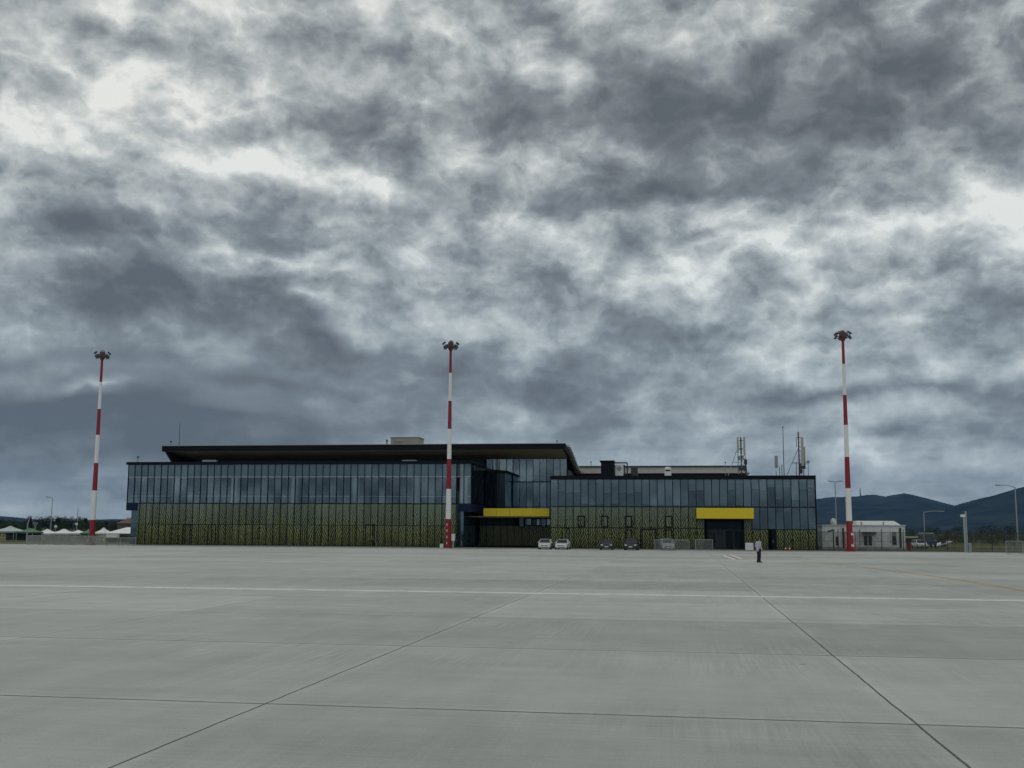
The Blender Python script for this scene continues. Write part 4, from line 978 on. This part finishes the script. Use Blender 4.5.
obj('wall', B(x0, x1, 205, 210, -.05, z1 - .5), M['grey'], t)
obj('roof', MB().add([(x0 - .2, 204.6, z1 - .5), (x1 + .2, 204.6, z1 + .25), (x1 + .2, 210.4, z1 + .25), (x0 - .2, 210.4, z1 - .5), (x0 - .2, 204.6, z1 - .35), (x1 + .2, 204.6, z1 + .42), (x1 + .2, 210.4, z1 + .42), (x0 - .2, 210.4, z1 - .35)], [(0, 3, 2, 1), (4, 5, 6, 7), (0, 1, 5, 4), (1, 2, 6, 5), (2, 3, 7, 6), (3, 0, 4, 7)]), M['white'], t)
obj('door', B(x0 + .6, x0 + 1.5, 204.94, 204.997, 0, 1.2), M['darksteel'], t)

# ------------------------------------------------------------------ tents on the left
def tent(label, px0, px1, pyeave, pypeak, Y, m, cat='tent', wall=None, peaks=1, group=None):
    x0, x1 = ax(px0, Y, 530), ax(px1, Y, 530); ze = az((px0 + px1) / 2, pyeave, Y); zp = az((px0 + px1) / 2, pypeak, Y); D = max((x1 - x0), 3.0); cx, cy = (x0 + x1) / 2, Y + D / 2
    t = thing('canopy_tent', label, cat, (cx, cy, 0), 0, group)
    rings = []
    for f, zz in ((1, ze - .25), (1, ze), (.62, ze + (zp - ze) * .28), (.3, ze + (zp - ze) * .6), (.06, zp)):
        rings.append([(cx + a * f * (x1 - x0) / 2, cy + b * f * D / 2, zz) for a, b in ((-1, -1), (0, -1), (1, -1), (1, 0), (1, 1), (0, 1), (-1, 1), (-1, 0))])
    obj('tent_roof', MB().loft(rings), M[m], t)
    for a in (-1, 1):
        for b in (-1, 1): obj('leg', MB().tube([(cx + a * ((x1 - x0) / 2 - .08), cy + b * (D / 2 - .08), -.05), (cx + a * ((x1 - x0) / 2 - .08), cy + b * (D / 2 - .08), ze - .2)], .05, 6), M['steel'], t)
    if wall: obj('tent_wall', B(x0 + .15, x1 - .15, Y + D - .3, Y + D - .26, .1, ze - .26), M[wall], t)
    return t
GR = 'market tents left of the terminal'
tent('pale green peaked canopy at the left edge of the picture', -8, 14, 531, 526, 172, 'tentgrey', wall='darksteel', group=GR)
tent('green peaked canopy just behind the pale bent pole', 16, 33, 531.8, 528, 172, 'tentgreen', wall='darksteel', group=GR)
tent('white peaked tent left of its twin, behind the pale mesh fence', 34, 50.5, 533.3, 529, 176, 'tent', wall='tent', group=GR)
tent('white peaked tent with the globe lamp above it', 50.5, 67.5, 533, 528.8, 176, 'tent', wall='tent', group=GR)
tent('small white and green canopy left of the red mast foot', 67, 81, 533, 530, 184, 'tent', wall='tentgreen', group=GR)
tent('green canopy right behind the left mast foot', 80, 89, 533, 529, 182, 'tentgreen', wall='tentgreen', group=GR)
tent('small sharp peaked white tent right of the left mast', 94.5, 104, 532.6, 527.5, 176, 'tent', wall='tent', group=GR)
Yq = 172.0; x0, x1 = ax(105, Yq, 530), ax(131, Yq, 530); z0, z1 = az(118, 533.8, Yq), az(118, 527.2, Yq); ym = Yq + 5
t = thing('marquee', 'large white ridge marquee beside the left end of the terminal', 'tent', ((x0 + x1) / 2, Yq, 0), 0, GR)
mb = MB().add([(x0, Yq, z0), (x1 + 2, Yq, z0), (x1 + 2, Yq, z0 + .1), (x0, Yq, z0 + .1), (x0 + 1.2, ym, z1), (x1 + 2, ym, z1), (x0, Yq + 10, z0), (x1 + 2, Yq + 10, z0)], [(0, 1, 2, 3), (3, 2, 5, 4), (4, 5, 7, 6), (0, 3, 4, 6), (1, 7, 5, 2), (0, 6, 7, 1)])
obj('tent_roof', mb, M['tent'], t)
mb = MB().box(x0 + .1, x0 + .14, Yq + .1, Yq + 9.9, 0, z0 - .004); mb.box(x0 + .15, x0 + 2.6, Yq + .06, Yq + .1, 0.8, z0 - .004); mb.box(x0 + 3.2, x1 + 1.9, Yq + 9.8, Yq + 9.84, 0, z0 - .004)
obj('tent_wall', mb, M['hutwall'], t)
for x in (x0 + .08, (x0 + x1) / 2, x1 + 1.9): obj('leg', MB().tube([(x, Yq + .06, 0), (x, Yq + .06, z0)], .06, 6), M['steel'], t)
x0, x1 = ax(118, 260, 522), ax(134, 260, 522); z1 = az(125, 517.8, 260)
t = thing('town_house', 'distant brownish house above the big marquee, beside the terminal corner', 'house', ((x0 + x1) / 2, 260, 0))
obj('wall', B(x0, x1, 260, 268, 0, z1 - 1.4), pmat('house_brick', (.16, .11, .085), .9), t)
obj('roof', MB().add([(x0 - .4, 259.6, z1 - 1.4), (x1 + .4, 259.6, z1 - 1.4), (x1 - .5, 264, z1), (x0 + 1.0, 264, z1), (x0 - .4, 268.4, z1 - 1.4), (x1 + .4, 268.4, z1 - 1.4)], [(0, 1, 2, 3), (3, 2, 5, 4), (0, 3, 4), (1, 5, 2), (0, 4, 5, 1)]), pmat('roof_tiles', (.12, .07, .055), .9), t)
obj('balcony', B(x0 - .2, x1 - 3, 259.2, 259.997, z1 - 4.6, z1 - 3.8), M['white'], t)

# ------------------------------------------------------------------ trees
def tree_proto(name, label, group, seed, h, w, leafm, loc, cone=False):
    r = random.Random(seed)
    t = thing(name, label, 'tree', loc, 0, group, local=True)
    mb = MB().tube([(0, 0, -.1), (.05, 0, h * .3), (0, .05, h * .8)], [.035 * h * .7, .022 * h, .006 * h], 8)
    for k in range(6):
        a = r.uniform(0, 6.28); z = h * r.uniform(.3, .6); mb.tube([(0, 0, z), (math.cos(a) * w * .3, math.sin(a) * w * .3, z + h * .18)], [.012 * h, .004 * h], 5)
    obj('trunk', mb, M['bark'], t)
    cl = MB(); lobes = []
    for k in range(12):
        a = r.uniform(0, 6.28); zz = r.uniform(.16, .92); rr = (1 - abs(zz - .5) * 1.1) * w * .36 if not cone else (1 - zz) * w * .5
        lobes.append((Vector((math.cos(a) * rr * r.uniform(.5, 1), math.sin(a) * rr * r.uniform(.5, 1), h * zz)), w * r.uniform(.14, .26)))
    for c, lr in lobes:
        for _ in range(75):
            d = Vector((r.gauss(0, 1), r.gauss(0, 1), r.gauss(0, 1))).normalized() * lr * r.uniform(.55, 1.12)
            p = c + d; s_ = h * r.uniform(.018, .04)
            u = Vector((r.gauss(0, 1), r.gauss(0, 1), r.gauss(0, 1))).normalized(); v = u.cross(Vector((r.gauss(0, 1), r.gauss(0, 1), r.gauss(0, 1)))).normalized()
            cl.add([p - u * s_, p + v * s_ * .6, p + u * s_, p - v * s_ * .6], [(0, 1, 2, 3)])
    obj('crown', cl, M[leafm], t)
    return t
def forest(name, labels, group, seed, h, w, leafm, spots, cone=False):
    proto = None
    for i, (x, y, s_) in enumerate(spots):
        lb = labels[i] if isinstance(labels, list) else labels
        if proto is None: proto = tree_proto(name, lb, group, seed, h, w, leafm, (x, y, 0), cone); o = proto
        else: o = dup(proto, (x, y, 0), label=lb)
        o.rotation_euler = (0, 0, rnd.uniform(0, 6.28)); o.scale = (s_ * rnd.uniform(.9, 1.2), s_ * rnd.uniform(.9, 1.2), s_)
def spots_l(n, p0, p1, Ya, Yb, s0, s1):
    o = []
    for i in range(n):
        px = p0 + (p1 - p0) * (i + rnd.uniform(.1, .9)) / n; Y = rnd.uniform(Ya, Yb); o.append((ax(px, Y, 525), Y, rnd.uniform(s0, s1)))
    return o
forest('broadleaf_tree', 'dark round crowned tree in the far tree row left of the terminal', 'far tree row left of the terminal', 1, 9, 8, 'leafdark', spots_l(17, -6, 132, 290, 340, .48, .66))
forest('broadleaf_tree', 'mid green bushy tree in the far tree row left of the terminal', 'bushy trees left of the terminal', 2, 8, 8, 'leafmid', spots_l(11, -4, 130, 250, 285, .36, .52))
forest('poplar_tree', 'narrow dark tree poking above the far tree row left of the terminal', 'narrow trees left of the terminal', 4, 11, 4, 'leafdark', [(ax(p, 280, 525), 280, s_) for p, s_ in ((29.5, .55), (37, .45), (58, .5), (85.5, .5), (106, .42))], True)
forest('broadleaf_tree', 'dark bushy tree in the low row below the mountains on the right', 'low tree row below the mountains', 7, 6, 8, 'leafdark', spots_l(16, 826, 1034, 330, 420, .55, .95))
forest('shrub', 'mid green shrub behind the right fence below the mountains', 'shrubs behind the right fence', 9, 3.2, 4.5, 'leafmid', spots_l(24, 906, 1032, 225, 290, .6, 1.05))

# ------------------------------------------------------------------ person
def remeshed(name, mb, m, parent, vox, smooth_it=4):
    o = obj(name, mb, m, parent, smooth=True, origin=(0, 0, 0)); o.location = (0, 0, 0)
    rm = o.modifiers.new('remesh', 'REMESH'); rm.mode = 'VOXEL'; rm.voxel_size = vox; rm.use_smooth_shade = True
    sm = o.modifiers.new('smooth', 'SMOOTH'); sm.iterations = smooth_it; sm.factor = .5
    return o
# frame: +Y of the person is the way they face, feet at z=0
pp = at(759, 562.4, 86.4); PXp = pp.x
t = thing('person', 'person in lavender grey shirt and black trousers standing alone on the apron', 'person', (PXp, 86.4, 0), R(-55), None, True); t.scale = (1.1, 1.1, 1.06)
b = MB()
hip = {-1: (-.09, 0, .93), 1: (.09, 0, .93)}
knee = {-1: (-.09, .03, .50), 1: (.085, .02, .50)}; ank = {-1: (-.095, -.03, .09), 1: (.085, .0, .09)}
sh_ = {-1: (-.19, -.01, 1.44), 1: (.19, -.01, 1.44)}; el = {-1: (-.26, -.04, 1.15), 1: (.26, -.06, 1.15)}; wr_ = {-1: (-.22, .12, .95), 1: (.23, .10, .93)}
b.capsule((0, 0, .95), .145, (0, -.005, 1.15), .13).capsule((0, -.005, 1.15), .13, (0, 0, 1.36), .145).capsule((-.12, 0, 1.42), .07, (.12, 0, 1.42), .07)
b.capsule((0, -.01, 1.45), .06, (0, .01, 1.56), .055)
b.ball((0, .02, 1.645), .1, 10, sc=(.78, .96, 1.18)); b.ball((0, .045, 1.58), .06, 8, sc=(.85, 1, .8))
b.capsule((0, .115, 1.655), .014, (0, .13, 1.625), .02)                     # nose
b.capsule((-.025, .108, 1.585), .01, (.025, .108, 1.585), .01)              # lips
for s_ in (-1, 1):
    b.ball((s_ * .08, .01, 1.64), .028, 6, sc=(.45, .8, 1.15))              # ears
    b.capsule(hip[s_], .085, knee[s_], .058).capsule(knee[s_], .058, ank[s_], .04).capsule(ank[s_], .04, (ank[s_][0], ank[s_][1] + .15, .04), .035)
    b.capsule(sh_[s_], .055, el[s_], .042).capsule(el[s_], .042, wr_[s_], .029)
    w0 = Vector(wr_[s_]); d = (w0 - Vector(el[s_])).normalized(); side = Vector((0, -d.z, d.y)).normalized()
    pc = w0 + d * .085; b.capsule(w0 + d * .02, .026, pc, .03); b.capsule(w0 + d * .03 + side * .015, .022, pc + side * .022, .022); b.capsule(w0 + d * .03 - side * .015, .022, pc - side * .022, .022)
    inw = Vector((-s_, 0, 0))
    for k, ln in ((-1.5, .062), (-.5, .078), (.5, .082), (1.5, .072)):
        f0 = pc + side * k * .019 + d * .015; f1 = f0 + d * ln * .55; f2 = f1 + (d * .7 + inw * .7) * ln * .5
        b.capsule(f0, .0095, f1, .009, 5); b.capsule(f1, .009, f2, .008, 5)
    th0 = w0 + d * .035 + side * .03; th1 = th0 + (d * .6 + side * .8).normalized() * .05; th2 = th1 + (d * .9 + inw * .3).normalized() * .035
    b.capsule(th0, .014, th1, .011, 5); b.capsule(th1, .011, th2, .009, 5)
remeshed('body', b, M['skin'], t, .0075, 2)
s = MB().capsule((0, 0, .92), .165, (0, -.005, 1.15), .152).capsule((0, -.005, 1.15), .152, (0, 0, 1.37), .162).capsule((-.13, -.005, 1.42), .085, (.13, -.005, 1.42), .085).capsule((0, -.01, 1.46), .078, (0, -.005, 1.5), .068)
s.capsule((0, -.02, .93), .16, (0, -.02, 1.35), .15)
for s_ in (-1, 1): s.capsule(sh_[s_], .077, el[s_], .062).capsule(el[s_], .062, Vector(wr_[s_]) + (Vector(el[s_]) - Vector(wr_[s_])) * .08, .045)
remeshed('shirt', s, M['shirt'], t, .012, 3)
s = MB().capsule((-.05, 0, .93), .125, (.05, 0, .93), .125).capsule((0, 0, .9), .13, (0, 0, 1.0), .14)
for s_ in (-1, 1): s.capsule(hip[s_], .105, knee[s_], .08).capsule(knee[s_], .08, (ank[s_][0], ank[s_][1], .1), .066)
remeshed('trousers', s, M['trousers'], t, .012, 3)
for s_ in (-1, 1):
    x, y = ank[s_][0], ank[s_][1]
    remeshed('shoe', MB().capsule((x, y - .05, .05), .05, (x, y + .12, .042), .042).capsule((x, y + .12, .042), .046, (x, y + .19, .035), .035), M['shoe'], t, .01, 2)
hr = MB()
hr.ball((0, .005, 1.672), .106, 10, sc=(.82, .96, 1.08)); hr.ball((0, -.03, 1.62), .088, 8, sc=(.88, .85, 1))
cut = [v for v in hr.v]
for v in hr.v:
    if v.y > .055 and v.z < 1.70: v.y = .05
remeshed('hair', hr, M['hair'], t, .01, 2)
for s_ in (-1, 1):
    o = obj('eye', MB().ball((s_ * .032, .105, 1.65), .011, 6), M['eye'], t, smooth=True)

# ------------------------------------------------------------------ haze
tag(obj('haze', B(-9800, 9800, -2600, 11800, -8, 560), bpy.data.materials.new('air')), kind='stuff')
hm = bpy.data.materials['air']; nt, N, L = nodes(hm); N.remove(N['Principled BSDF'])
pv = N.new('ShaderNodeVolumePrincipled'); pv.inputs['Color'].default_value = (.24, .5, .95, 1); pv.inputs['Density'].default_value = 3.5e-5
L.new(pv.outputs[0], N['Material Output'].inputs['Volume'])

# ------------------------------------------------------------------ sky
SUN_AZ, SUN_EL = R(-32), R(50)         # azimuth from +Y towards +X
world = bpy.data.worlds.new('World'); scene.world = world; world.use_nodes = True
nt = world.node_tree; N = nt.nodes; L = nt.links; N.clear()
A = lambda *a: math_node(N, L, *a)
out = N.new('ShaderNodeOutputWorld')
tc = N.new('ShaderNodeTexCoord'); nrm = N.new('ShaderNodeVectorMath'); nrm.operation = 'NORMALIZE'; L.new(tc.outputs['Generated'], nrm.inputs[0])
D = nrm.outputs[0]; sp_ = N.new('ShaderNodeSeparateXYZ'); L.new(D, sp_.inputs[0]); dx, dy, dz = sp_.outputs
azn = A('ARCTAN2', dx, dy); eln = A('ARCSINE', dz)
# cloud deck coordinates: where the ray meets a flat layer overhead
den = A('ADD', A('MAXIMUM', dz, 0.0), .28)
cp = N.new('ShaderNodeCombineXYZ'); L.new(A('DIVIDE', dx, den), cp.inputs[0]); L.new(A('DIVIDE', dy, den), cp.inputs[1])
def noise(vec, scale, det, rough, dist=0., col_=False, off=(0, 0, 0), sc=(1, 1, 1)):
    mp = N.new('ShaderNodeMapping'); mp.inputs['Location'].default_value = off; mp.inputs['Scale'].default_value = sc; L.new(vec, mp.inputs[0])
    n = N.new('ShaderNodeTexNoise'); n.inputs['Scale'].default_value = scale; n.inputs['Detail'].default_value = det; n.inputs['Roughness'].default_value = rough; n.inputs['Distortion'].default_value = dist
    L.new(mp.outputs[0], n.inputs['Vector']); return n.outputs['Color' if col_ else 'Fac']
aev = N.new('ShaderNodeCombineXYZ'); L.new(azn, aev.inputs[0]); L.new(eln, aev.inputs[1])
w1 = noise(D, 6, 5, .5, .0, True, sc=(1, 1, 1.4)); 
vm = N.new('ShaderNodeVectorMath'); vm.operation = 'SUBTRACT'; L.new(w1, vm.inputs[0]); vm.inputs[1].default_value = (.5, .5, .5)
vs_ = N.new('ShaderNodeVectorMath'); vs_.operation = 'MULTIPLY'; L.new(vm.outputs[0], vs_.inputs[0]); vs_.inputs[1].default_value = (.26, .17, 0)
va = N.new('ShaderNodeVectorMath'); va.operation = 'ADD'; L.new(aev.outputs[0], va.inputs[0]); L.new(vs_.outputs[0], va.inputs[1])
WV = va.outputs[0]
BL = [
 (90, 80, 170, 95, 0, .36), (15, 110, 90, 55, 0, .15), (185, 92, 130, 60, 20, .38), (245, 182, 170, 45, 8, .5), (388, 197, 125, 36, 4, .46), (540, 76, 75, 40, 25, .38),
 (350, 14, 70, 40, 0, .3), (445, 95, 60, 60, 0, .2), (262, 263, 130, 26, -6, .45), (312, 308, 60, 22, 0, .35), (80, 384, 70, 20, 0, .45), (495, 160, 90, 28, 0, .22), (620, 165, 80, 26, 0, .25),
 (705, 262, 260, 85, 0, .33), (690, 288, 150, 40, 5, .1), (880, 232, 280, 62, -2, .36), (1005, 262, 130, 85, 0, .25), (570, 235, 90, 70, 0, .12), (990, 368, 100, 32, 0, .4), (800, 372, 70, 24, 0, .3),
 (930, 14, 60, 55, 0, .35), (985, 62, 50, 50, 0, .25), (960, 478, 300, 50, 0, .28), (730, 415, 200, 40, 0, .18), (520, 362, 60, 24, 0, .2), (200, 40, 120, 60, 0, .15), (455, 20, 60, 30, 0, .15),
 (240, 115, 60, 30, 0, .2), (100, 240, 50, 30, 0, .15),
 (760, 125, 520, 140, 4, -.46), (890, 60, 190, 75, 0, -.2), (560, 32, 110, 50, 10, -.3), (330, 130, 170, 65, 5, -.28), (60, 215, 180, 60, 0, -.34), (130, 288, 260, 52, 2, -.5),
 (350, 228, 200, 50, 0, -.26), (350, 348, 260, 55, 5, -.42), (592, 296, 120, 75, 0, -.42), (560, 372, 210, 52, 0, -.25), (40, 440, 420, 110, 0, -.52), (820, 390, 170, 32, 0, -.34), (770, 268, 85, 40, 0, -.26),
 (965, 312, 100, 30, 10, -.22), (655, 200, 260, 40, 0, -.32), (300, 425, 420, 70, 0, -.2), (50, 8, 110, 36, 0, -.3), (690, 335, 130, 32, 0, -.2), (880, 445, 140, 18, 0, -.15), (970, 400, 80, 18, 10, -.2), (410, 95, 90, 50, 0, -.12),
 (640, 90, 90, 36, 0, .12), (760, 120, 70, 30, 0, .08),
]
tot = None
for (cx, cy, rx, ry, rot, amp) in BL:
    d = ray(cx, cy).normalized(); a0 = math.atan2(d.x, d.y); e0 = math.asin(d.z); k = 1 / (F * math.cos(e0) * 0 + F)
    mp = N.new('ShaderNodeMapping'); mp.vector_type = 'TEXTURE'; mp.inputs['Location'].default_value = (a0, e0, 0); mp.inputs['Rotation'].default_value = (0, 0, R(-rot)); mp.inputs['Scale'].default_value = (rx * k / max(math.cos(e0), .5), ry * k, 1)
    L.new(WV, mp.inputs[0]); gr = N.new('ShaderNodeTexGradient'); gr.gradient_type = 'QUADRATIC_SPHERE'; L.new(mp.outputs[0], gr.inputs[0])
    tot = A('MULTIPLY_ADD', gr.outputs['Fac'], amp * (1.1 if amp > 0 else 1.55), tot if tot is not None else 0.0)
n1 = noise(cp.outputs[0], 2.0, 5, .5, .0, off=(3.1, 1.7, 0)); n2 = noise(D, 8, 5, .5, .0, off=(2.7, 5.2, 1), sc=(1, 1, 1.7)); n3 = noise(D, 32, 6, .62, .0, sc=(1, 1, 1.6)); n4 = noise(D, 15, 7, .58, .0, off=(9, 1, 4), sc=(1, 1, 1.6))
wd = N.new('ShaderNodeVectorMath'); wd.operation = 'MULTIPLY_ADD'; L.new(noise(D, 13, 5, .55, 0, True, off=(4, 4, 4)), wd.inputs[0]); wd.inputs[1].default_value = (.12, .08, 0); L.new(aev.outputs[0], wd.inputs[2])
mv = N.new('ShaderNodeMapping'); mv.inputs['Scale'].default_value = (1, 1.7, 1); L.new(wd.outputs[0], mv.inputs[0])
vo = N.new('ShaderNodeTexVoronoi'); vo.voronoi_dimensions = '2D'; vo.feature = 'SMOOTH_F1'; vo.inputs['Scale'].default_value = 11; vo.inputs['Smoothness'].default_value = .18; vo.inputs['Detail'].default_value = 3; vo.inputs['Roughness'].default_value = .55; L.new(mv.outputs[0], vo.inputs['Vector'])
puff = A('SUBTRACT', vo.outputs['Distance'], .58)
soft = N.new('ShaderNodeMapRange'); L.new(eln, soft.inputs[0]); soft.inputs[1].default_value = .02; soft.inputs[2].default_value = .22; soft.inputs[3].default_value = .45; soft.inputs[4].default_value = 1
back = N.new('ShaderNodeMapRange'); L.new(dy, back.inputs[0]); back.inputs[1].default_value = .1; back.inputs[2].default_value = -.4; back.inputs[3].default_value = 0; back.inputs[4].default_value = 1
hi = N.new('ShaderNodeMapRange'); L.new(eln, hi.inputs[0]); hi.inputs[1].default_value = .12; hi.inputs[2].default_value = .5; hi.inputs[3].default_value = 0; hi.inputs[4].default_value = .2
val = A('MULTIPLY_ADD', tot, A('MULTIPLY_ADD', n4, 1.6, .2), .535)
nz = A('MULTIPLY', A('SUBTRACT', n1, .5), .55)
nz = A('MULTIPLY_ADD', A('SUBTRACT', n2, .5), .75, nz)
nz = A('MULTIPLY_ADD', puff, .56, nz)
nz = A('MULTIPLY_ADD', A('SUBTRACT', n4, .5), .6, nz)
nz = A('MULTIPLY_ADD', A('SUBTRACT', n3, .5), .72, nz)
wd_ = ray(150, 392).normalized(); mw = N.new('ShaderNodeMapping'); mw.vector_type = 'TEXTURE'; mw.inputs['Location'].default_value = (math.atan2(wd_.x, wd_.y), math.asin(wd_.z), 0); mw.inputs['Scale'].default_value = (.36, .10, 1)
L.new(aev.outputs[0], mw.inputs[0]); gw = N.new('ShaderNodeTexGradient'); gw.gradient_type = 'QUADRATIC_SPHERE'; L.new(mw.outputs[0], gw.inputs[0])
val = A('MULTIPLY_ADD', nz, A('MULTIPLY', A('MAXIMUM', soft.outputs[0], back.outputs[0]), A('MULTIPLY_ADD', gw.outputs['Fac'], -1.0, 1.0)), val)
# flat layers seen edge-on near the horizon, with a standing-wave band low in the north-west
lay = noise(D, 5, 6, .55, .0, off=(2, 6, 3), sc=(1, 1, 9)); lowm = A('SUBTRACT', 1.0, soft.outputs[0])
val = A('MULTIPLY_ADD', A('SUBTRACT', lay, .5), A('MULTIPLY', lowm, 1.5), val)
ph_ = A('MULTIPLY_ADD', A('SINE', A('MULTIPLY_ADD', azn, 17.0, .6)), .011, A('MULTIPLY_ADD', A('SUBTRACT', n2, .5), .05, eln))
wv = A('POWER', A('MULTIPLY_ADD', A('SINE', A('MULTIPLY', ph_, 150.0)), .5, .5), 3.0)
val = A('MULTIPLY_ADD', A('MULTIPLY', wv, gw.outputs['Fac']), -.42, val)
val = A('MULTIPLY', A('MULTIPLY_ADD', back.outputs[0], hi.outputs[0], val), .88)  # unseen sky behind the camera, brightened as added light on hut and facade
cr = N.new('ShaderNodeValToRGB'); e = cr.color_ramp.elements
e[0].position = 0; e[0].color = (.104, .123, .143, 1); e[1].position = 1; e[1].color = (.80, .84, .84, 1)
for p_, c_ in ((.18, (.142, .162, .183)), (.38, (.203, .236, .264)), (.57, (.325, .37, .398)), (.77, (.505, .555, .575))):
    x_ = e.new(p_); x_.color = (*c_, 1)
L.new(val, cr.inputs[0])
bgc = N.new('ShaderNodeBackground'); tw = N.new('ShaderNodeMix'); tw.data_type = 'RGBA'; tr2 = N.new('ShaderNodeMapRange'); L.new(eln, tr2.inputs[0]); tr2.inputs[1].default_value = .03; tr2.inputs[2].default_value = .36
L.new(tr2.outputs[0], tw.inputs[0]); tw.inputs[6].default_value = (.94, 1.0, 1.03, 1); tw.inputs[7].default_value = (1.04, 1.0, .95, 1)
tm2 = N.new('ShaderNodeMix'); tm2.data_type = 'RGBA'; tm2.blend_type = 'MULTIPLY'; tm2.inputs[0].default_value = 1; L.new(cr.outputs[0], tm2.inputs[6]); L.new(tw.outputs[2], tm2.inputs[7])
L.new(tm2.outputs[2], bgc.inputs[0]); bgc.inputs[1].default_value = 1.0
sky = N.new('ShaderNodeTexSky'); sky.sky_type = 'NISHITA'; sky.sun_disc = False; sky.sun_elevation = SUN_EL; sky.sun_rotation = SUN_AZ
bgs = N.new('ShaderNodeBackground'); L.new(sky.outputs[0], bgs.inputs[0]); bgs.inputs[1].default_value = .06
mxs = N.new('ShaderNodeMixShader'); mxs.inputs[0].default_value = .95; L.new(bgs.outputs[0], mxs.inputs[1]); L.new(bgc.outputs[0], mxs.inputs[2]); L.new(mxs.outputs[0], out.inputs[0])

world.cycles.sampling_method = 'MANUAL'; world.cycles.sample_map_resolution = 512
sun = bpy.data.lights.new('sun', 'SUN'); sun.energy = .55; sun.angle = R(25); sun.color = (1, .97, .92)
so = bpy.data.objects.new('sun', sun); col.objects.link(so)
sd = Vector((math.sin(SUN_AZ) * math.cos(SUN_EL), math.cos(SUN_AZ) * math.cos(SUN_EL), math.sin(SUN_EL)))
so.rotation_euler = (-sd).to_track_quat('-Z', 'Y').to_euler(); so.location = sd * 300

# ------------------------------------------------------------------ camera and render
cam = bpy.data.cameras.new('camera'); co = bpy.data.objects.new('camera', cam); col.objects.link(co)
cam.sensor_fit = 'HORIZONTAL'; cam.sensor_width = 36; cam.lens = F / 1024 * 36; cam.clip_start = .1; cam.clip_end = 40000
m4 = Matrix.Identity(4)
for i, a in enumerate((AX, AY, AZ)):
    for j in range(3): m4[i][j] = a[j]
m4[2][3] = EYE
co.matrix_world = m4
scene.camera = co
scene.render.engine = 'CYCLES'
scene.view_settings.view_transform = 'Standard'; scene.view_settings.look = 'None'; scene.view_settings.exposure = 0; scene.view_settings.gamma = 1
c = scene.cycles; c.use_denoising = True; c.max_bounces = 8; c.transparent_max_bounces = 24; c.diffuse_bounces = 3; c.glossy_bounces = 4; c.volume_bounces = 0
c.use_adaptive_sampling = True; c.adaptive_threshold = .01
